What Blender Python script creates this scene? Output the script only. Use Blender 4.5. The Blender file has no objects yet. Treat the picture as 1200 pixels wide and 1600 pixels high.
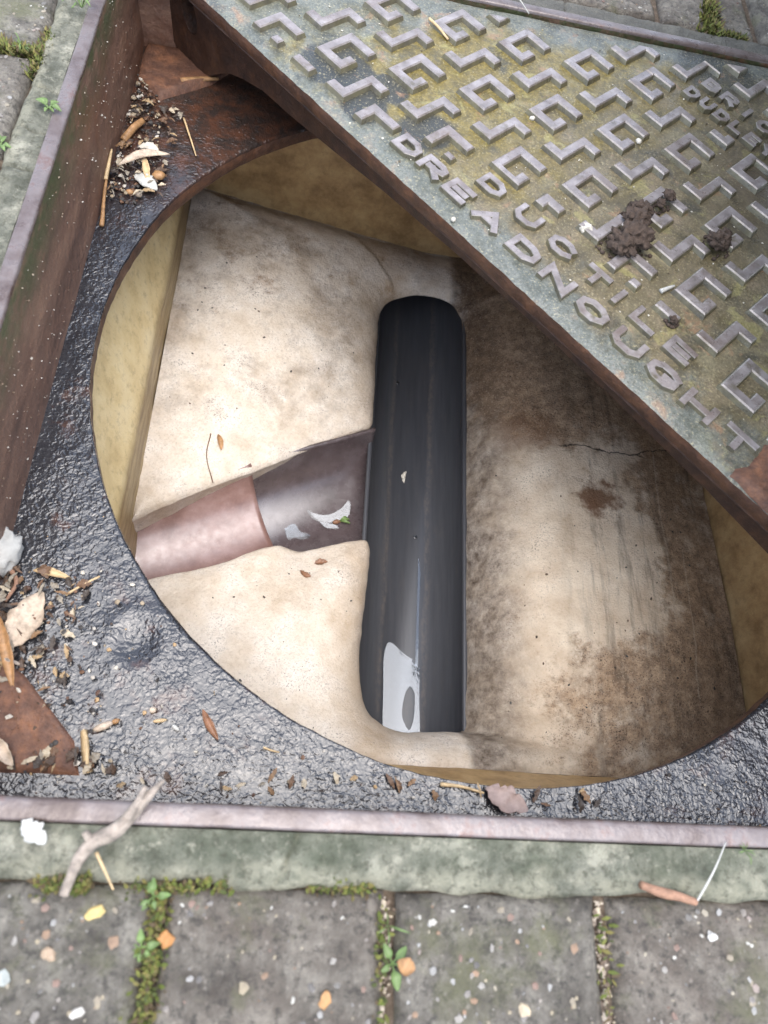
import bpy, bmesh, math, random
from mathutils import Vector, Matrix, noise
from mathutils.geometry import tessellate_polygon

random.seed(7)
SC = bpy.context.scene
COL = SC.collection
R2 = math.sqrt(2)
H = 0.3375                      # half of the frame's clear opening

# ------------------------------------------------------------------ camera
cam = bpy.data.cameras.new("camera")
co = bpy.data.objects.new("camera", cam)
COL.objects.link(co)
cam.sensor_fit = 'VERTICAL'
cam.sensor_height = 36.0
cam.sensor_width = 27.0
cam.lens = 1133.666 / 1600 * 36
cam.clip_start = 0.01
cam.clip_end = 1000
co.matrix_world = Matrix((
    (0.98391026, -0.10163823, -0.14693625, -0.1673571),
    (0.02953482, 0.90363314, -0.42728777, -0.35680402),
    (0.17620524, 0.41607308, 0.89209579, 0.37349976),
    (0, 0, 0, 1)))
cam.dof.use_dof = True
cam.dof.focus_distance = 0.62
cam.dof.aperture_fstop = 9.0
SC.camera = co

# ------------------------------------------------------------------ sky, sun, exposure
SUN = Vector((0.03, -0.12, 0.75)).normalized()
elev = math.asin(SUN.z)
azim = math.atan2(SUN.x, SUN.y)
w = bpy.data.worlds.new("World")
SC.world = w
w.use_nodes = True
nt = w.node_tree
bg = nt.nodes["Background"]
sky = nt.nodes.new("ShaderNodeTexSky")
sky.sky_type = 'NISHITA'
sky.sun_disc = False
sky.sun_elevation = elev
sky.sun_rotation = azim
sky.air_density = 1.0
sky.dust_density = 2.0
sky.ozone_density = 1.0
hs = nt.nodes.new("ShaderNodeHueSaturation")
hs.inputs["Saturation"].default_value = 0.65
nt.links.new(sky.outputs[0], hs.inputs["Color"])
nt.links.new(hs.outputs[0], bg.inputs["Color"])
bg.inputs["Strength"].default_value = 0.15
sl = bpy.data.lights.new("sun", 'SUN')
sl.energy = 1.0
sl.angle = math.radians(70)
sl.color = (1.0, 0.97, 0.93)
so = bpy.data.objects.new("sun", sl)
so.rotation_euler = SUN.to_track_quat('Z', 'Y').to_euler()
COL.objects.link(so)
SC.view_settings.view_transform = 'Standard'
SC.view_settings.look = 'None'
SC.view_settings.exposure = 1.62
SC.view_settings.gamma = 1.0
SC.view_settings.use_curve_mapping = False


# ------------------------------------------------------------------ materials
class Mat:
    """small helper round a node tree; every texture uses the world position in metres"""
    def __init__(s, name):
        s.m = bpy.data.materials.new(name)
        s.m.use_nodes = True
        s.t = s.m.node_tree
        s.b = s.t.nodes["Principled BSDF"]
        s.g = s.t.nodes.new("ShaderNodeNewGeometry")
        s.pos = s.g.outputs["Position"]
        sp = s.t.nodes.new("ShaderNodeSeparateXYZ")
        s.t.links.new(s.pos, sp.inputs[0])
        s.x, s.y, s.z = sp.outputs

    def put(s, inp, v):
        if isinstance(v, (int, float)):
            inp.default_value = v
        elif isinstance(v, tuple):
            inp.default_value = v if len(v) == len(inp.default_value) else v + (1,)
        else:
            s.t.links.new(v, inp)

    def noise(s, scale, detail=4, rough=0.6, dist=0, vec=None, stretch=None, col=False):
        n = s.t.nodes.new("ShaderNodeTexNoise")
        v = vec or s.pos
        if stretch:
            mp = s.t.nodes.new("ShaderNodeMapping")
            mp.inputs["Scale"].default_value = stretch
            s.t.links.new(v, mp.inputs[0])
            v = mp.outputs[0]
        s.t.links.new(v, n.inputs["Vector"])
        s.put(n.inputs["Scale"], scale)
        s.put(n.inputs["Detail"], detail)
        s.put(n.inputs["Roughness"], rough)
        s.put(n.inputs["Distortion"], dist)
        return n.outputs[1 if col else 0]

    def vor(s, scale, feat='F1', rnd=1.0, out=0):
        n = s.t.nodes.new("ShaderNodeTexVoronoi")
        n.feature = feat
        s.t.links.new(s.pos, n.inputs["Vector"])
        s.put(n.inputs["Scale"], scale)
        s.put(n.inputs["Randomness"], rnd)
        return n.outputs[out]

    def ramp(s, f, *stops):
        n = s.t.nodes.new("ShaderNodeValToRGB")
        e = n.color_ramp.elements
        while len(e) < len(stops):
            e.new(0.5)
        for i, (p, c) in enumerate(stops):
            e[i].position = p
            e[i].color = (c, c, c, 1) if isinstance(c, (int, float)) else tuple(c) + (1,)
        s.put(n.inputs[0], f)
        return n.outputs[0]

    def mix(s, f, a, b, mode='MIX'):
        n = s.t.nodes.new("ShaderNodeMix")
        n.data_type = 'RGBA'
        n.blend_type = mode
        s.put(n.inputs[0], f)
        s.put(n.inputs[6], a)
        s.put(n.inputs[7], b)
        return n.outputs[2]

    def op(s, o, a, b=0.0, c=0.0, clamp=False):
        n = s.t.nodes.new("ShaderNodeMath")
        n.operation = o
        n.use_clamp = clamp
        s.put(n.inputs[0], a)
        s.put(n.inputs[1], b)
        s.put(n.inputs[2], c)
        return n.outputs[0]

    def mul(s, a, b): return s.op('MULTIPLY', a, b, clamp=False)
    def add(s, a, b): return s.op('ADD', a, b)

    def sm(s, v, a, b):
        n = s.t.nodes.new("ShaderNodeMapRange")
        n.interpolation_type = 'SMOOTHSTEP'
        s.put(n.inputs[0], v)
        n.inputs[1].default_value = a
        n.inputs[2].default_value = b
        return n.outputs[0]

    def blob(s, x, y, rad, soft=0.6, warp=None):
        """1 inside a round stain of radius rad about (x, y), with a ragged edge"""
        dx = s.op('SUBTRACT', s.x, x)
        dy = s.op('SUBTRACT', s.y, y)
        d = s.op('SQRT', s.add(s.mul(dx, dx), s.mul(dy, dy)))
        d = s.op('DIVIDE', d, rad)
        if warp is not None:
            d = s.add(d, warp)
        return s.sm(d, 1.0 + soft * 0.5, 1.0 - soft * 0.5)

    def bump(s, h, strength=0.5, dist=0.002, prev=None):
        n = s.t.nodes.new("ShaderNodeBump")
        n.inputs["Strength"].default_value = strength
        n.inputs["Distance"].default_value = dist
        s.put(n.inputs["Height"], h)
        if prev is not None:
            s.t.links.new(prev, n.inputs["Normal"])
        s.t.links.new(n.outputs[0], s.b.inputs["Normal"])
        s.t.links.new(n.outputs[0], s.b.inputs["Coat Normal"])
        return n.outputs[0]

    def objrand(s):
        n = s.t.nodes.new("ShaderNodeObjectInfo")
        return n.outputs["Random"]

    def vcol(s, name="col"):
        n = s.t.nodes.new("ShaderNodeVertexColor")
        n.layer_name = name
        return n.outputs[0]

    def done(s, col=None, rough=None, spec=None, metal=None, **kw):
        if col is not None: s.put(s.b.inputs["Base Color"], col)
        if rough is not None: s.put(s.b.inputs["Roughness"], rough)
        if spec is not None: s.put(s.b.inputs["Specular IOR Level"], spec)
        if metal is not None: s.put(s.b.inputs["Metallic"], metal)
        for k, v in kw.items():
            s.put(s.b.inputs[k.replace("_", " ")], v)
        return s.m


def m_plate():                       # wet black bitumen on the frame's base plate, rust showing through
    s = Mat("wet bitumen iron")
    n1 = s.noise(300, 1.2, 0.45, 0.7)
    n2 = s.noise(800, 2, 0.5)
    big = s.noise(16, 5, 0.65)
    rust = s.mul(s.ramp(s.noise(42, 6, 0.7), (0.56, 0.0), (0.66, 1.0)), s.ramp(big, (0.42, 0.0), (0.58, 1.0)))
    dirt = s.mul(s.sm(s.y, 0.10, 0.22), s.sm(s.x, -0.05, -0.2))
    col = s.mix(s.ramp(s.noise(70, 5, 0.7), (0.3, 0.0), (0.75, 1.0)), (0.012, 0.013, 0.016), (0.036, 0.035, 0.038))
    col = s.mix(s.mul(rust, 0.6), col, (0.085, 0.036, 0.020))
    dcol = s.mix(s.ramp(s.noise(60, 6, 0.7), (0.42, 0.0), (0.62, 1.0)), (0.030, 0.021, 0.017), (0.085, 0.035, 0.019))
    col = s.mix(s.mul(dirt, 0.95), col, dcol)
    speck = s.ramp(s.vor(330), (0.0, 1.0), (0.10, 0.0))
    col = s.mix(s.mul(s.mul(speck, s.ramp(s.noise(90, 2), (0.5, 0.0), (0.6, 1.0))), 0.6), col, (0.38, 0.34, 0.28))
    h = s.add(s.mul(n1, 1.0), s.mul(n2, 0.16))
    amp = s.ramp(s.noise(38, 3, 0.6), (0.34, 0.35), (0.60, 1.0))
    s.bump(s.mul(h, amp), 0.7, 0.0018)
    rgh = s.mix(s.ramp(s.noise(120, 3), (0.35, 0.0), (0.7, 1.0)), (0.16,) * 3, (0.38,) * 3)
    rgh = s.mix(dirt, rgh, (0.42,) * 3)
    return s.done(col, rgh, 0.25, 0.0, Coat_Weight=1.0, Coat_Roughness=0.05, Coat_IOR=s_ior(s, dirt))


def s_ior(s, dirt):
    n = s.t.nodes.new("ShaderNodeMapRange")
    s.t.links.new(dirt, n.inputs[0])
    n.inputs[3].default_value = 1.62
    n.inputs[4].default_value = 1.45
    return n.outputs[0]


def m_frame_wall():                  # brown rusty inner wall of the frame with algae near the top
    s = Mat("rusty frame wall")
    n = s.noise(35, 6, 0.7, stretch=(1, 0.35, 1.4))
    col = s.ramp(n, (0.3, (0.105, 0.060, 0.043)), (0.5, (0.19, 0.108, 0.075)), (0.7, (0.28, 0.165, 0.11)))
    oran = s.mul(s.ramp(s.noise(14, 4), (0.5, 0.0), (0.66, 1.0)), s.sm(s.y, 0.05, 0.2))
    col = s.mix(s.mul(oran, 0.75), col, (0.20, 0.075, 0.035))
    alg = s.mul(s.sm(s.z, -0.05, -0.004), s.ramp(s.noise(55, 6, 0.75, stretch=(1, 0.5, 1)), (0.36, 0.0), (0.56, 1.0)))
    col = s.mix(s.mul(alg, 0.9), col, (0.062, 0.085, 0.034))
    sp = s.mul(s.ramp(s.vor(420), (0.0, 1.0), (0.13, 0.0)), s.ramp(s.noise(60, 3), (0.47, 0.0), (0.60, 1.0)))
    col = s.mix(s.mul(sp, 0.7), col, (0.40, 0.36, 0.30))
    s.bump(s.add(s.noise(160, 6, 0.7), s.mul(s.noise(40, 3), 1.2)), 0.55, 0.003)
    return s.done(col, s.ramp(s.noise(50, 3), (0.35, 0.38), (0.7, 0.62)), 0.5)


def m_rim():                         # top of the rim, worn smooth and wet
    s = Mat("worn wet rim iron")
    n = s.noise(60, 5, 0.65, stretch=(0.5, 0.5, 1))
    col = s.ramp(n, (0.34, (0.075, 0.048, 0.040)), (0.48, (0.135, 0.105, 0.098)), (0.68, (0.22, 0.200, 0.198)))
    rust = s.ramp(s.noise(30, 6, 0.78), (0.54, 0.0), (0.64, 1.0))
    col = s.mix(s.mul(rust, 0.75), col, (0.13, 0.062, 0.045))
    s.bump(s.add(s.noise(300, 4, 0.6), s.mul(s.noise(70, 3), 1.5)), 0.25, 0.0016)
    return s.done(col, s.ramp(s.noise(80, 3), (0.35, 0.22), (0.7, 0.45)), 0.8, 0.15)


def m_rust(name="rusty iron", dark=1.0):
    s = Mat(name)
    n = s.noise(70, 7, 0.72)
    col = s.ramp(n, (0.3, (0.035 * dark, 0.017 * dark, 0.012 * dark)), (0.5, (0.085 * dark, 0.040 * dark, 0.024 * dark)),
                 (0.72, (0.17 * dark, 0.075 * dark, 0.036 * dark)))
    sp = s.mul(s.ramp(s.vor(380), (0.0, 1.0), (0.12, 0.0)), s.ramp(s.noise(70, 3), (0.5, 0.0), (0.62, 1.0)))
    col = s.mix(s.mul(sp, 0.6), col, (0.35, 0.3, 0.22))
    s.bump(s.add(s.noise(220, 6, 0.7), s.noise(60, 4)), 0.55, 0.0025)
    return s.done(col, s.ramp(s.noise(60, 3), (0.3, 0.42), (0.7, 0.7)), 0.5)


def uv_of(s):
    u = s.mul(s.op('SUBTRACT', s.x, s.y), 1 / R2)
    v = s.mul(s.add(s.x, s.y), 1 / R2)
    return u, v


def m_cover():                       # top of the closed cover: lichen, slime, wet silt
    s = Mat("lichen stained cover iron")
    u, v = uv_of(s)
    wrp = s.mul(s.op('SUBTRACT', s.noise(28, 5, 0.65), 0.5), 1.0)
    a = s.ramp(s.noise(30, 6, 0.7), (0.3, (0.070, 0.058, 0.034)), (0.45, (0.125, 0.102, 0.054)), (0.58, (0.175, 0.142, 0.085)), (0.74, (0.26, 0.20, 0.135)))
    olive = s.ramp(s.noise(150, 4, 0.7), (0.35, (0.098, 0.074, 0.010)), (0.65, (0.225, 0.170, 0.030)))
    left = s.sm(s.add(u, s.mul(wrp, 0.30)), -0.04, -0.15)
    col = s.mix(s.mul(left, 0.85), a, olive)
    pale = s.ramp(s.noise(22, 5, 0.6), (0.54, 0.0), (0.66, 1.0))
    col = s.mix(s.mul(pale, 0.5), col, (0.28, 0.25, 0.155))
    lich = s.ramp(s.noise(33, 4, 0.6, dist=0.4), (0.585, 0.0), (0.64, 1.0))
    col = s.mix(s.mul(lich, 0.5), col, (0.34, 0.31, 0.12))
    # bluish grey slime along both edges
    bl = s.ramp(s.noise(45, 5, 0.7), (0.35, (0.070, 0.084, 0.076)), (0.55, (0.150, 0.170, 0.160)), (0.7, (0.25, 0.20, 0.155)))
    e1 = s.sm(s.add(v, s.mul(wrp, 0.14)), 0.050, 0.010)
    far = s.sm(s.add(s.y, s.mul(wrp, 0.12)), 0.285, 0.325)
    tl = s.mul(s.sm(s.add(u, s.mul(wrp, 0.25)), -0.24, -0.31), 0.9)
    edge = s.op('MAXIMUM', s.op('MAXIMUM', e1, far), tl)
    col = s.mix(s.mul(edge, 0.85), col, bl)
    # dark bare patches
    dk = s.op('MAXIMUM', s.blob(-0.155, 0.215, 0.030, 0.25, wrp), s.blob(-0.132, 0.175, 0.020, 0.25, wrp))
    dk = s.op('MAXIMUM', dk, s.blob(-0.080, 0.158, 0.022, 0.3, wrp))
    dk = s.op('MAXIMUM', dk, s.blob(-0.112, 0.200, 0.018, 0.25, wrp))
    dk = s.op('MAXIMUM', dk, s.mul(s.blob(0.195, 0.312, 0.040, 0.4, wrp), 0.8))
    dk = s.op('MAXIMUM', dk, s.mul(s.ramp(s.noise(26, 5, 0.65), (0.55, 0.0), (0.66, 1.0)), 0.7))
    col = s.mix(s.mul(dk, 0.92), col, (0.022, 0.026, 0.026))
    og = s.ramp(s.noise(44, 4, 0.6, dist=0.5), (0.62, 0.0), (0.69, 1.0))
    col = s.mix(s.mul(og, 0.55), col, (0.30, 0.165, 0.09))
    grain = s.noise(520, 3, 0.7)
    col = s.mix(s.ramp(grain, (0.32, 0.6), (0.48, 0.0)), col, (0.055, 0.048, 0.028))
    col = s.mix(s.ramp(grain, (0.56, 0.0), (0.70, 0.55)), col, (0.46, 0.40, 0.24))
    mud = s.mul(s.sm(s.add(u, s.mul(wrp, 0.15)), -0.05, 0.06), s.sm(v, 0.16, 0.28))
    col = s.mix(s.mul(mud, 0.8), col, (0.060, 0.045, 0.030))
    sp = s.mul(s.ramp(s.vor(480), (0.0, 1.0), (0.12, 0.0)), s.ramp(s.noise(80, 3), (0.48, 0.0), (0.6, 1.0)))
    col = s.mix(s.mul(sp, 0.75), col, (0.62, 0.58, 0.46))
    s.bump(s.add(s.noise(420, 5, 0.7), s.mul(s.noise(90, 4), 0.8)), 0.35, 0.0016)
    rgh = s.mix(edge, s.ramp(s.noise(40, 4), (0.4, 0.26), (0.65, 0.5)), (0.20,) * 3)
    return s.done(col, rgh, 0.7)


def m_tread():                       # raised bars and letters: bare, worn, wet iron
    s = Mat("worn raised iron")
    col = s.ramp(s.noise(75, 5, 0.62), (0.28, (0.16, 0.138, 0.128)), (0.5, (0.27, 0.238, 0.232)), (0.74, (0.40, 0.365, 0.36)))
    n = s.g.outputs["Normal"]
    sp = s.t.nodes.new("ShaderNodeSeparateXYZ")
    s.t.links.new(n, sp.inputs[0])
    dirt = s.ramp(s.noise(70, 4, 0.7), (0.56, 0.0), (0.70, 1.0))
    col = s.mix(s.mul(dirt, 0.7), col, (0.12, 0.10, 0.055))
    brn = s.ramp(s.noise(24, 5, 0.7), (0.50, 0.0), (0.66, 1.0))
    col = s.mix(s.mul(brn, 0.6), col, (0.15, 0.105, 0.085))
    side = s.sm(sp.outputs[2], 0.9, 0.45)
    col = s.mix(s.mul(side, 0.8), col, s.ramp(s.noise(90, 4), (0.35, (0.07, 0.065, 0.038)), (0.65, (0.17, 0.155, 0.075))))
    s.bump(s.add(s.noise(500, 3, 0.6), s.mul(s.noise(200, 3), 0.9)), 0.22, 0.0010)
    return s.done(col, s.ramp(s.noise(120, 3), (0.35, 0.24), (0.7, 0.46)), 0.9, 0.2)


def m_bench():                       # cream mortar benching with brown stains
    s = Mat("stained mortar benching")
    col = s.ramp(s.noise(26, 6, 0.65), (0.30, (0.58, 0.475, 0.36)), (0.46, (0.70, 0.61, 0.50)), (0.62, (0.79, 0.72, 0.63)))
    fine = s.noise(380, 4, 0.7)
    col = s.mix(s.ramp(fine, (0.30, 0.40), (0.50, 0.0)), col, (0.36, 0.27, 0.18))
    wrp = s.mul(s.op('SUBTRACT', s.noise(17, 6, 0.68), 0.5), 2.0)
    wrp2 = s.mul(s.op('SUBTRACT', s.noise(60, 6, 0.7), 0.5), 2.0)
    col = s.mix(s.mul(s.sm(s.x, 0.02, 0.10), 0.75), col, s.ramp(s.noise(33, 5, 0.65), (0.32, (0.52, 0.385, 0.25)), (0.66, (0.78, 0.66, 0.50))))
    # dirt spread over the far and right hand side
    f = s.add(s.mul(s.sm(s.x, 0.00, 0.12), 0.38), s.mul(s.sm(s.y, 0.05, 0.26), 0.36))
    f = s.add(f, s.mul(s.sm(s.x, 0.19, 0.25), 0.24))
    f = s.add(f, s.mul(s.mul(s.sm(s.y, 0.03, 0.12), s.sm(s.x, 0.02, 0.06)), 0.35))
    f = s.add(f, s.mul(s.mul(s.sm(s.y, -0.13, -0.20), s.sm(s.x, 0.08, 0.16)), 0.25))
    f = s.add(f, s.mul(s.blob(0.130, -0.06, 0.085, 0.9, wrp), -0.36))
    f = s.add(f, s.mul(s.add(wrp, s.mul(wrp2, 0.6)), 0.62))
    st = s.sm(f, 0.34, 0.66)
    stc = s.ramp(s.noise(90, 6, 0.75), (0.33, (0.095, 0.052, 0.025)), (0.48, (0.25, 0.150, 0.080)), (0.64, (0.50, 0.345, 0.21)))
    col = s.mix(s.mul(st, 0.82), col, stc)
    def line(x0, y0, x1, y1, wd, wob, seed):
        # ragged thin line between two points
        L = math.hypot(x1 - x0, y1 - y0)
        ux, uy = (x1 - x0) / L, (y1 - y0) / L
        dx, dy = s.op('SUBTRACT', s.x, x0), s.op('SUBTRACT', s.y, y0)
        t = s.add(s.mul(dx, ux), s.mul(dy, uy))
        d = s.add(s.mul(dx, -uy), s.mul(dy, ux))
        d = s.op('ABSOLUTE', s.add(d, s.mul(s.op('SUBTRACT', s.noise(seed, 4, 0.6), 0.5), wob)))
        m = s.sm(d, wd, wd * 0.35)
        return s.mul(m, s.mul(s.sm(t, 0.0, 0.01), s.sm(t, L, L - 0.01)))
    stre = s.op('MAXIMUM', line(0.245, 0.075, 0.235, -0.145, 0.0016, 0.012, 14), line(0.262, -0.05, 0.252, -0.22, 0.0012, 0.016, 17))
    col = s.mix(s.mul(stre, 0.6), col, (0.55, 0.45, 0.33))
    runs = s.mul(s.ramp(s.noise(70, 5, 0.7, stretch=(1, 0.10, 1)), (0.53, 0.0), (0.66, 1.0)), s.sm(s.x, 0.10, 0.18))
    col = s.mix(s.mul(runs, 0.55), col, (0.055, 0.040, 0.028))
    crk = s.op('MAXIMUM', line(0.126, 0.054, 0.240, 0.056, 0.0013, 0.030, 22), line(0.215, 0.053, 0.300, 0.085, 0.0011, 0.024, 30))
    col = s.mix(s.mul(crk, 0.9), col, (0.02, 0.014, 0.01))
    # brown rim beside the channel on the right, fading up the slope
    ch = s.mul(s.sm(s.add(s.x, s.mul(wrp2, 0.02)), 0.105, 0.050), s.sm(s.x, 0.02, 0.03))
    col = s.mix(s.mul(ch, s.ramp(s.noise(75, 6, 0.75), (0.30, 1.0), (0.68, 0.35))), col, (0.060, 0.035, 0.020))
    # one rust stain and small ones
    rs = s.op('MAXIMUM', s.blob(0.168, -0.008, 0.020, 1.0, s.mul(wrp2, 1.9)), s.mul(s.blob(0.10, 0.075, 0.03, 1.2, wrp2), 0.6))
    col = s.mix(s.mul(rs, 0.85), col, (0.125, 0.045, 0.012))
    blo = s.ramp(s.add(s.mul(s.noise(11, 5, 0.7), 0.6), s.mul(s.noise(46, 6, 0.75), 0.4)), (0.47, 0.0), (0.60, 1.0))
    blo = s.mul(blo, s.add(0.22, s.mul(s.sm(s.y, -0.05, 0.20), 0.50)))
    col = s.mix(s.mul(blo, s.sm(s.x, 0.02, -0.02)), col, s.ramp(s.noise(150, 5, 0.75), (0.35, (0.17, 0.12, 0.08)), (0.65, (0.40, 0.31, 0.225))))
    edg = s.mul(s.sm(s.add(s.y, s.mul(wrp2, 0.02)), 0.325, 0.355), 0.6)
    col = s.mix(edg, col, (0.16, 0.11, 0.07))
    # tan tint next to the walls and left of the channel
    tan = s.mul(s.sm(s.add(s.x, s.mul(wrp, 0.02)), -0.115, -0.075), s.sm(s.x, -0.03, -0.05))
    col = s.mix(s.mul(tan, 0.35), col, (0.36, 0.24, 0.13))
    spk = s.mul(s.ramp(s.vor(170), (0.0, 1.0), (0.12, 0.0)), s.ramp(s.noise(30, 3), (0.5, 0.0), (0.6, 1.0)))
    col = s.mix(s.mul(spk, 0.75), col, (0.035, 0.026, 0.018))
    spk = s.mul(s.ramp(s.vor(520), (0.0, 1.0), (0.16, 0.0)), s.ramp(s.noise(48, 4), (0.5, 0.0), (0.62, 1.0)))
    col = s.mix(s.mul(spk, 0.6), col, (0.07, 0.05, 0.035))
    pep = s.mul(s.ramp(s.noise(640, 2, 0.6), (0.56, 0.0), (0.64, 1.0)), s.add(s.mul(st, 0.6), s.ramp(s.noise(26, 4, 0.7), (0.46, 0.0), (0.66, 0.6))))
    col = s.mix(pep, col, (0.085, 0.055, 0.034))
    salt = s.mul(s.ramp(s.noise(560, 2, 0.6), (0.57, 0.0), (0.66, 1.0)), st)
    col = s.mix(s.mul(salt, 0.55), col, (0.50, 0.40, 0.29))
    s.bump(s.add(s.noise(420, 5, 0.7), s.mul(s.noise(75, 5), 1.3)), 0.6, 0.0024)
    return s.done(col, s.ramp(s.noise(40, 3), (0.3, 0.42), (0.7, 0.66)), 0.4)


def m_chamber():                     # ochre render of the chamber walls
    s = Mat("ochre chamber wall")
    col = s.ramp(s.noise(24, 6, 0.65), (0.32, (0.58, 0.44, 0.21)), (0.5, (0.72, 0.58, 0.31)), (0.7, (0.80, 0.68, 0.42)))
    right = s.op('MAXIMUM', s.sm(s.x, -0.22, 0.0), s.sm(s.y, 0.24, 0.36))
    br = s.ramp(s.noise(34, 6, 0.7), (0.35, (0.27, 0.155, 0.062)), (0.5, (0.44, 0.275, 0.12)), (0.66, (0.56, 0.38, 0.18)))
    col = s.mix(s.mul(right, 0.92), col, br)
    dirt = s.ramp(s.noise(120, 6, 0.75), (0.52, 0.0), (0.70, 1.0))
    col = s.mix(s.mul(dirt, 0.42), col, (0.16, 0.10, 0.045))
    low = s.mul(s.sm(s.z, -0.235, -0.25), s.sm(s.x, -0.29, -0.30))  # strip under the left ledge: dirt, plus its deeper shade painted into the colour
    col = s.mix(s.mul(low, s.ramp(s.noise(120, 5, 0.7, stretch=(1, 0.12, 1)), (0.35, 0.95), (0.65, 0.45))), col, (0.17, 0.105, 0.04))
    s.bump(s.add(s.noise(420, 5, 0.7), s.mul(s.noise(60, 4), 1.2)), 0.3, 0.0018)
    return s.done(col, 0.42, 0.5)


def m_pipe_black():
    s = Mat("black drain plastic")
    st = s.noise(200, 5, 0.65, stretch=(1, 0.06, 1))
    col = s.ramp(st, (0.30, (0.046, 0.048, 0.054)), (0.70, (0.068, 0.070, 0.078)))
    silt = s.ramp(s.noise(120, 5, 0.75, stretch=(1, 0.25, 1)), (0.54, 0.0), (0.72, 1.0))
    col = s.mix(s.mul(silt, 0.4), col, (0.085, 0.078, 0.074))
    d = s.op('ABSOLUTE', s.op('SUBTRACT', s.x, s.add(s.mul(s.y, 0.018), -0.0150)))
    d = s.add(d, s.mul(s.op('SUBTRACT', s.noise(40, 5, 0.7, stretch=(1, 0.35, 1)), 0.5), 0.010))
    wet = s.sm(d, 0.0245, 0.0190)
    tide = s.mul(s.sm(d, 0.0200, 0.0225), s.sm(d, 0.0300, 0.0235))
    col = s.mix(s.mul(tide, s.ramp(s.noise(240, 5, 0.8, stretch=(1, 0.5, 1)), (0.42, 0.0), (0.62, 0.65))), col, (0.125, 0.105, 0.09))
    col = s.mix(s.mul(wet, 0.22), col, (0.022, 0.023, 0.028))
    sp = s.mul(s.ramp(s.vor(150), (0.0, 1.0), (0.06, 0.0)), s.ramp(s.noise(25, 2), (0.52, 0.0), (0.58, 1.0)))
    col = s.mix(s.mul(sp, 0.5), col, (0.30, 0.28, 0.25))
    s.bump(s.add(st, s.mul(s.noise(300, 3), 0.4)), 0.12, 0.001)
    rg = s.mix(wet, s.ramp(s.noise(60, 4, stretch=(1, 0.1, 1)), (0.35, 0.36), (0.7, 0.52)), (0.30,) * 3)
    return s.done(col, rg, 0.5)


def m_pipe_brown(name, c0, c1, c2, rough=0.3):
    s = Mat(name)
    col = s.ramp(s.noise(40, 6, 0.65), (0.3, c0), (0.5, c1), (0.72, c2))
    sil = s.ramp(s.noise(210, 5, 0.75), (0.55, 0.0), (0.72, 1.0))
    col = s.mix(s.mul(sil, 0.15), col, tuple(min(1, k * 1.7 + 0.03) for k in c2))
    s.bump(s.add(s.mul(s.noise(380, 2), 0.15), s.mul(s.noise(45, 3), 1.2)), 0.12, 0.0012)
    return s.done(col, s.ramp(s.noise(110, 4), (0.35, rough * 0.75), (0.7, rough * 1.5)), 0.8, Coat_Weight=1.0, Coat_IOR=1.5, Coat_Roughness=0.26)


def m_concrete():
    s = Mat("mossy concrete surround")
    n = s.noise(38, 6, 0.7)
    col = s.ramp(n, (0.34, (0.070, 0.072, 0.052)), (0.45, (0.140, 0.142, 0.108)), (0.55, (0.225, 0.222, 0.172)), (0.66, (0.44, 0.42, 0.33)))
    gr = s.mul(s.sm(s.y, -0.30, -0.34), s.ramp(s.noise(20, 4), (0.35, 0.2), (0.6, 0.9)))
    col = s.mix(s.mul(gr, 0.32), col, (0.15, 0.18, 0.105))
    rad = s.op('MAXIMUM', s.op('ABSOLUTE', s.x), s.op('ABSOLUTE', s.y))
    crust = s.mul(s.sm(s.add(rad, s.mul(s.op('SUBTRACT', s.noise(30, 4), 0.5), 0.03)), 0.3595, 0.3665), s.ramp(s.noise(55, 5, 0.7), (0.36, 0.0), (0.55, 1.0)))
    col = s.mix(s.mul(crust, 0.55), col, (0.40, 0.38, 0.28))
    sp = s.ramp(s.noise(240, 5, 0.75), (0.36, 1.0), (0.50, 0.0))
    col = s.mix(s.mul(sp, 0.7), col, (0.075, 0.075, 0.05))
    wsp = s.ramp(s.noise(170, 5, 0.8), (0.56, 0.0), (0.70, 0.7))
    col = s.mix(wsp, col, (0.46, 0.44, 0.34))
    far = s.sm(s.y, 0.30, 0.34)
    col = s.mix(s.mul(far, 0.75), col, (0.13, 0.125, 0.115))
    s.bump(s.add(s.noise(260, 6, 0.75), s.mul(s.noise(60, 4), 1.4)), 0.9, 0.0042)
    return s.done(col, 0.75, 0.35)


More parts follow.
